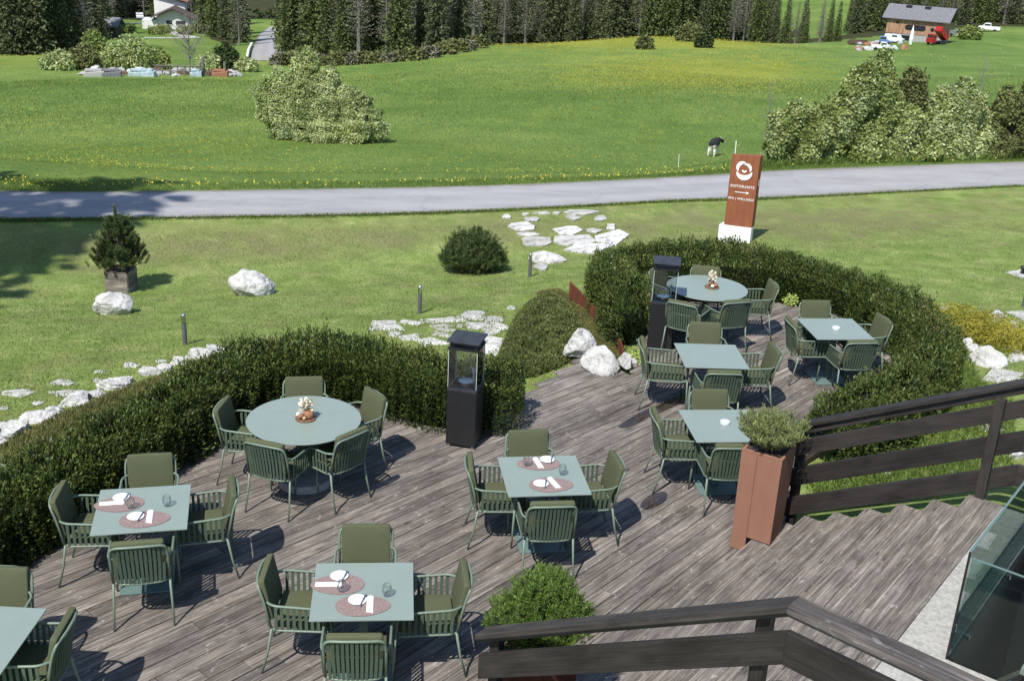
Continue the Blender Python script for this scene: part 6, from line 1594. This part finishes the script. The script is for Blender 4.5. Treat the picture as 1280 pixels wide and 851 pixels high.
# heap on the left
g = np.random.default_rng(88)
for i in range(46):
    x = 106+194*(i+g.uniform(-.4, .4))/46; yy = g.uniform(88, 95); p = G(x, yy+1); k = g.random()
    sz = g.uniform(.35, .95)
    rock('rubble_block', tuple(p), sz*g.uniform(.8, 1.7), sz, sz*g.uniform(.5, .9), 700+i, 'white_rock' if k < .35 else ('concrete' if k < .7 else 'barn_boards_dark'), 'stone or wood block in the heap at the left of the meadow', 'rubble', 'blocks of the meadow heap')
for i, (x, w_, mt, lb) in enumerate([(118, 2.6, 'pale_gravel_stone', 'long white sheeted pile at the left end of the heap'), (140, 2.4, 'roof_grey', 'grey sheeted pile second in the heap'), (178, 3.4, 'tarp_blue', 'wide pale blue tarpaulin pile in the middle of the heap'), (245, 1.5, 'tarp_blue', 'small pale blue tarpaulin pile in the right half of the heap'), (275, 2.2, 'pumpkin_wood', 'brown sheeted pile at the right end of the heap')]):
    p = G(x, 96); m = MB(); m.prism([(-w_/2, -.6), (w_/2, -.6), (w_/2, .6), (-w_/2, .6)], -.2, [.5, .75, .8, .6]); m.prism([(-w_/2+.2, -.4), (w_/2-.3, -.4), (w_/2-.3, .4), (-w_/2+.2, .4)], .62, .98)
    o = m.build('covered_pile', mt, bevel=.08); o.location = tuple(p); o.rotation_euler = (0, 0, g.uniform(-.3, .3)); tag(o, lb, 'covered pile')
def frame_rack():
    p = G(222, 95); r = empty('timber_rack', tuple(p), .1, 'rough grey post and rail timber rack standing in the heap', 'timber rack')
    for x in np.linspace(-3, 3, 7): m = MB(); m.tube([(x, 0, -.3), (x+.05, 0, g.uniform(1.1, 1.7))], .09, 5); m.build('post', 'bark_grey', r)
    for z in (.6, 1.25): m = MB(); m.tube([(-3.1, -.1, z), (3.1, -.1, z+.1)], .07, 5); m.build('rail', 'bark_grey', r)
frame_rack()
for x, h_ in ((254, 2.6), (281, 2.0)):
    m = MB(); m.tube([(0, 0, -.2), (.05, 0, h_)], .22, 6, r2=.16); o = m.build('tree_stump', 'bark_grey'); o.location = tuple(G(x, 96)); tag(o, 'tall grey stump in the heap, '+('left one' if x < 260 else 'right one'), 'stump', None)
# uphill lane and its low walls, drive by the house
def ribbon(name, pxs, mat, label, lift=.06, sub=3):
    A = smoothpts([G(x0, y) for x0, x1, y, r in pxs], 8); B = smoothpts([G(x1, y) for x0, x1, y, r in pxs], 8); return strip_mesh(name, A, B, mat, lift, sub, label=label), A, B
_, A_, B_ = ribbon('lane', [(311, 349, 76, 196), (313, 348, 66, 215), (319, 346, 54, 245), (326, 345, 42, 280), (336, 352, 34, 310)], 'asphalt', 'pale asphalt lane running uphill into the forest')
def low_wall(pts, off, label, h=1.0):
    m = MB(); c = np.array(pts[0]); q = [np.array(p)-c for p in pts]
    for a, b in zip(q[:-1], q[1:]): m.beam((a[0]+off, a[1], a[2]+h/2-.2), (b[0]+off, b[1], b[2]+h/2-.2), .35, h)
    o = m.build('low_wall', 'render_white'); o.location = tuple(c); tag(o, label, 'wall')
low_wall(A_[:14], -.25, 'low white wall on the left side of the uphill lane')
low_wall(B_[:14], .25, 'low white wall on the right side of the uphill lane')
ribbon('path', [(205, 219, 40, 288), (216, 232, 44, 278), (228, 252, 48, 268)], 'slab_stone', 'pale drive below the white house')
ribbon('path', [(158, 212, 30.5, 305), (160, 212, 29, 312)], 'asphalt', 'pale parking strip left of the white house')
ribbon('path', [(180, 240, 48.5, 264), (180, 240, 47.2, 268)], 'slab_stone', 'pale footpath crossing the slope below the house')
for i, x in enumerate((160, 196, 205, 232, 243)):
    q = G(x, 42+2*(i % 2)); blobbush('garden_bush', tuple(q), 2.2, 1.8, 2.2, 900, .5, 'cherry_leaf', 'small green garden bush in the clearing around the white house', 'bush', 900+i, [(-.4, 0, .35, .5), (.3, 0, .4, .5)], stem=False, group='garden bushes of the white house', asp=.6)

m = MB(); m.prism([(-25, -30), (25, -30), (25, 3.2), (-25, 3.2)], -.12, .03); tag(m.build('reflected_paving', 'pale_gravel_stone'), 'unseen paving added under the viewpoint for the glass reflection', None, None, 'structure')  # unseen ground added so the glass panes reflect paving instead of grass
# ------------------------------------------------------------------ light, world, camera
def finish():
    SE, SA = R_(54), R_(243)      # sun elevation and compass (math angle of the direction towards the sun)
    d = Vector((math.cos(SA)*math.cos(SE), math.sin(SA)*math.cos(SE), math.sin(SE)))
    li = bpy.data.lights.new('sun', 'SUN'); li.energy = 4.3; li.angle = R_(.53); li.color = (1, .965, .91)
    lo = bpy.data.objects.new('sun', li); COL.objects.link(lo); lo.rotation_euler = d.to_track_quat('Z', 'Y').to_euler()
    w = bpy.data.worlds.new('World'); SC.world = w; w.use_nodes = True; nt = w.node_tree
    sk = nt.nodes.new('ShaderNodeTexSky'); sk.sky_type = 'NISHITA'; sk.sun_disc = False; sk.sun_elevation = SE
    sk.sun_rotation = math.atan2(d.x, d.y); sk.altitude = 1400
    bg = nt.nodes['Background']; nt.links.new(sk.outputs[0], bg.inputs[0]); bg.inputs[1].default_value = .13
    cam = bpy.data.cameras.new('camera'); co = bpy.data.objects.new('camera', cam); COL.objects.link(co)
    cam.sensor_width = 36; cam.lens = FPX/1280*36; cam.clip_end = 4000; cam.clip_start = .1
    M = Matrix.Identity(4)
    for i in range(3): M[i][0] = CR[i]; M[i][1] = CU[i]; M[i][2] = -CF[i]
    M[2][3] = Z; co.matrix_world = M; SC.camera = co
    SC.view_settings.view_transform = 'Standard'; SC.view_settings.look = 'None'; SC.view_settings.exposure = EXPO; SC.view_settings.gamma = 1
    SC.render.engine = 'CYCLES'
    try: SC.cycles.max_bounces = 6; SC.cycles.transparent_max_bounces = 16; SC.cycles.caustics_refractive = False; SC.cycles.caustics_reflective = False
    except Exception: pass
EXPO = 0.5
finish()
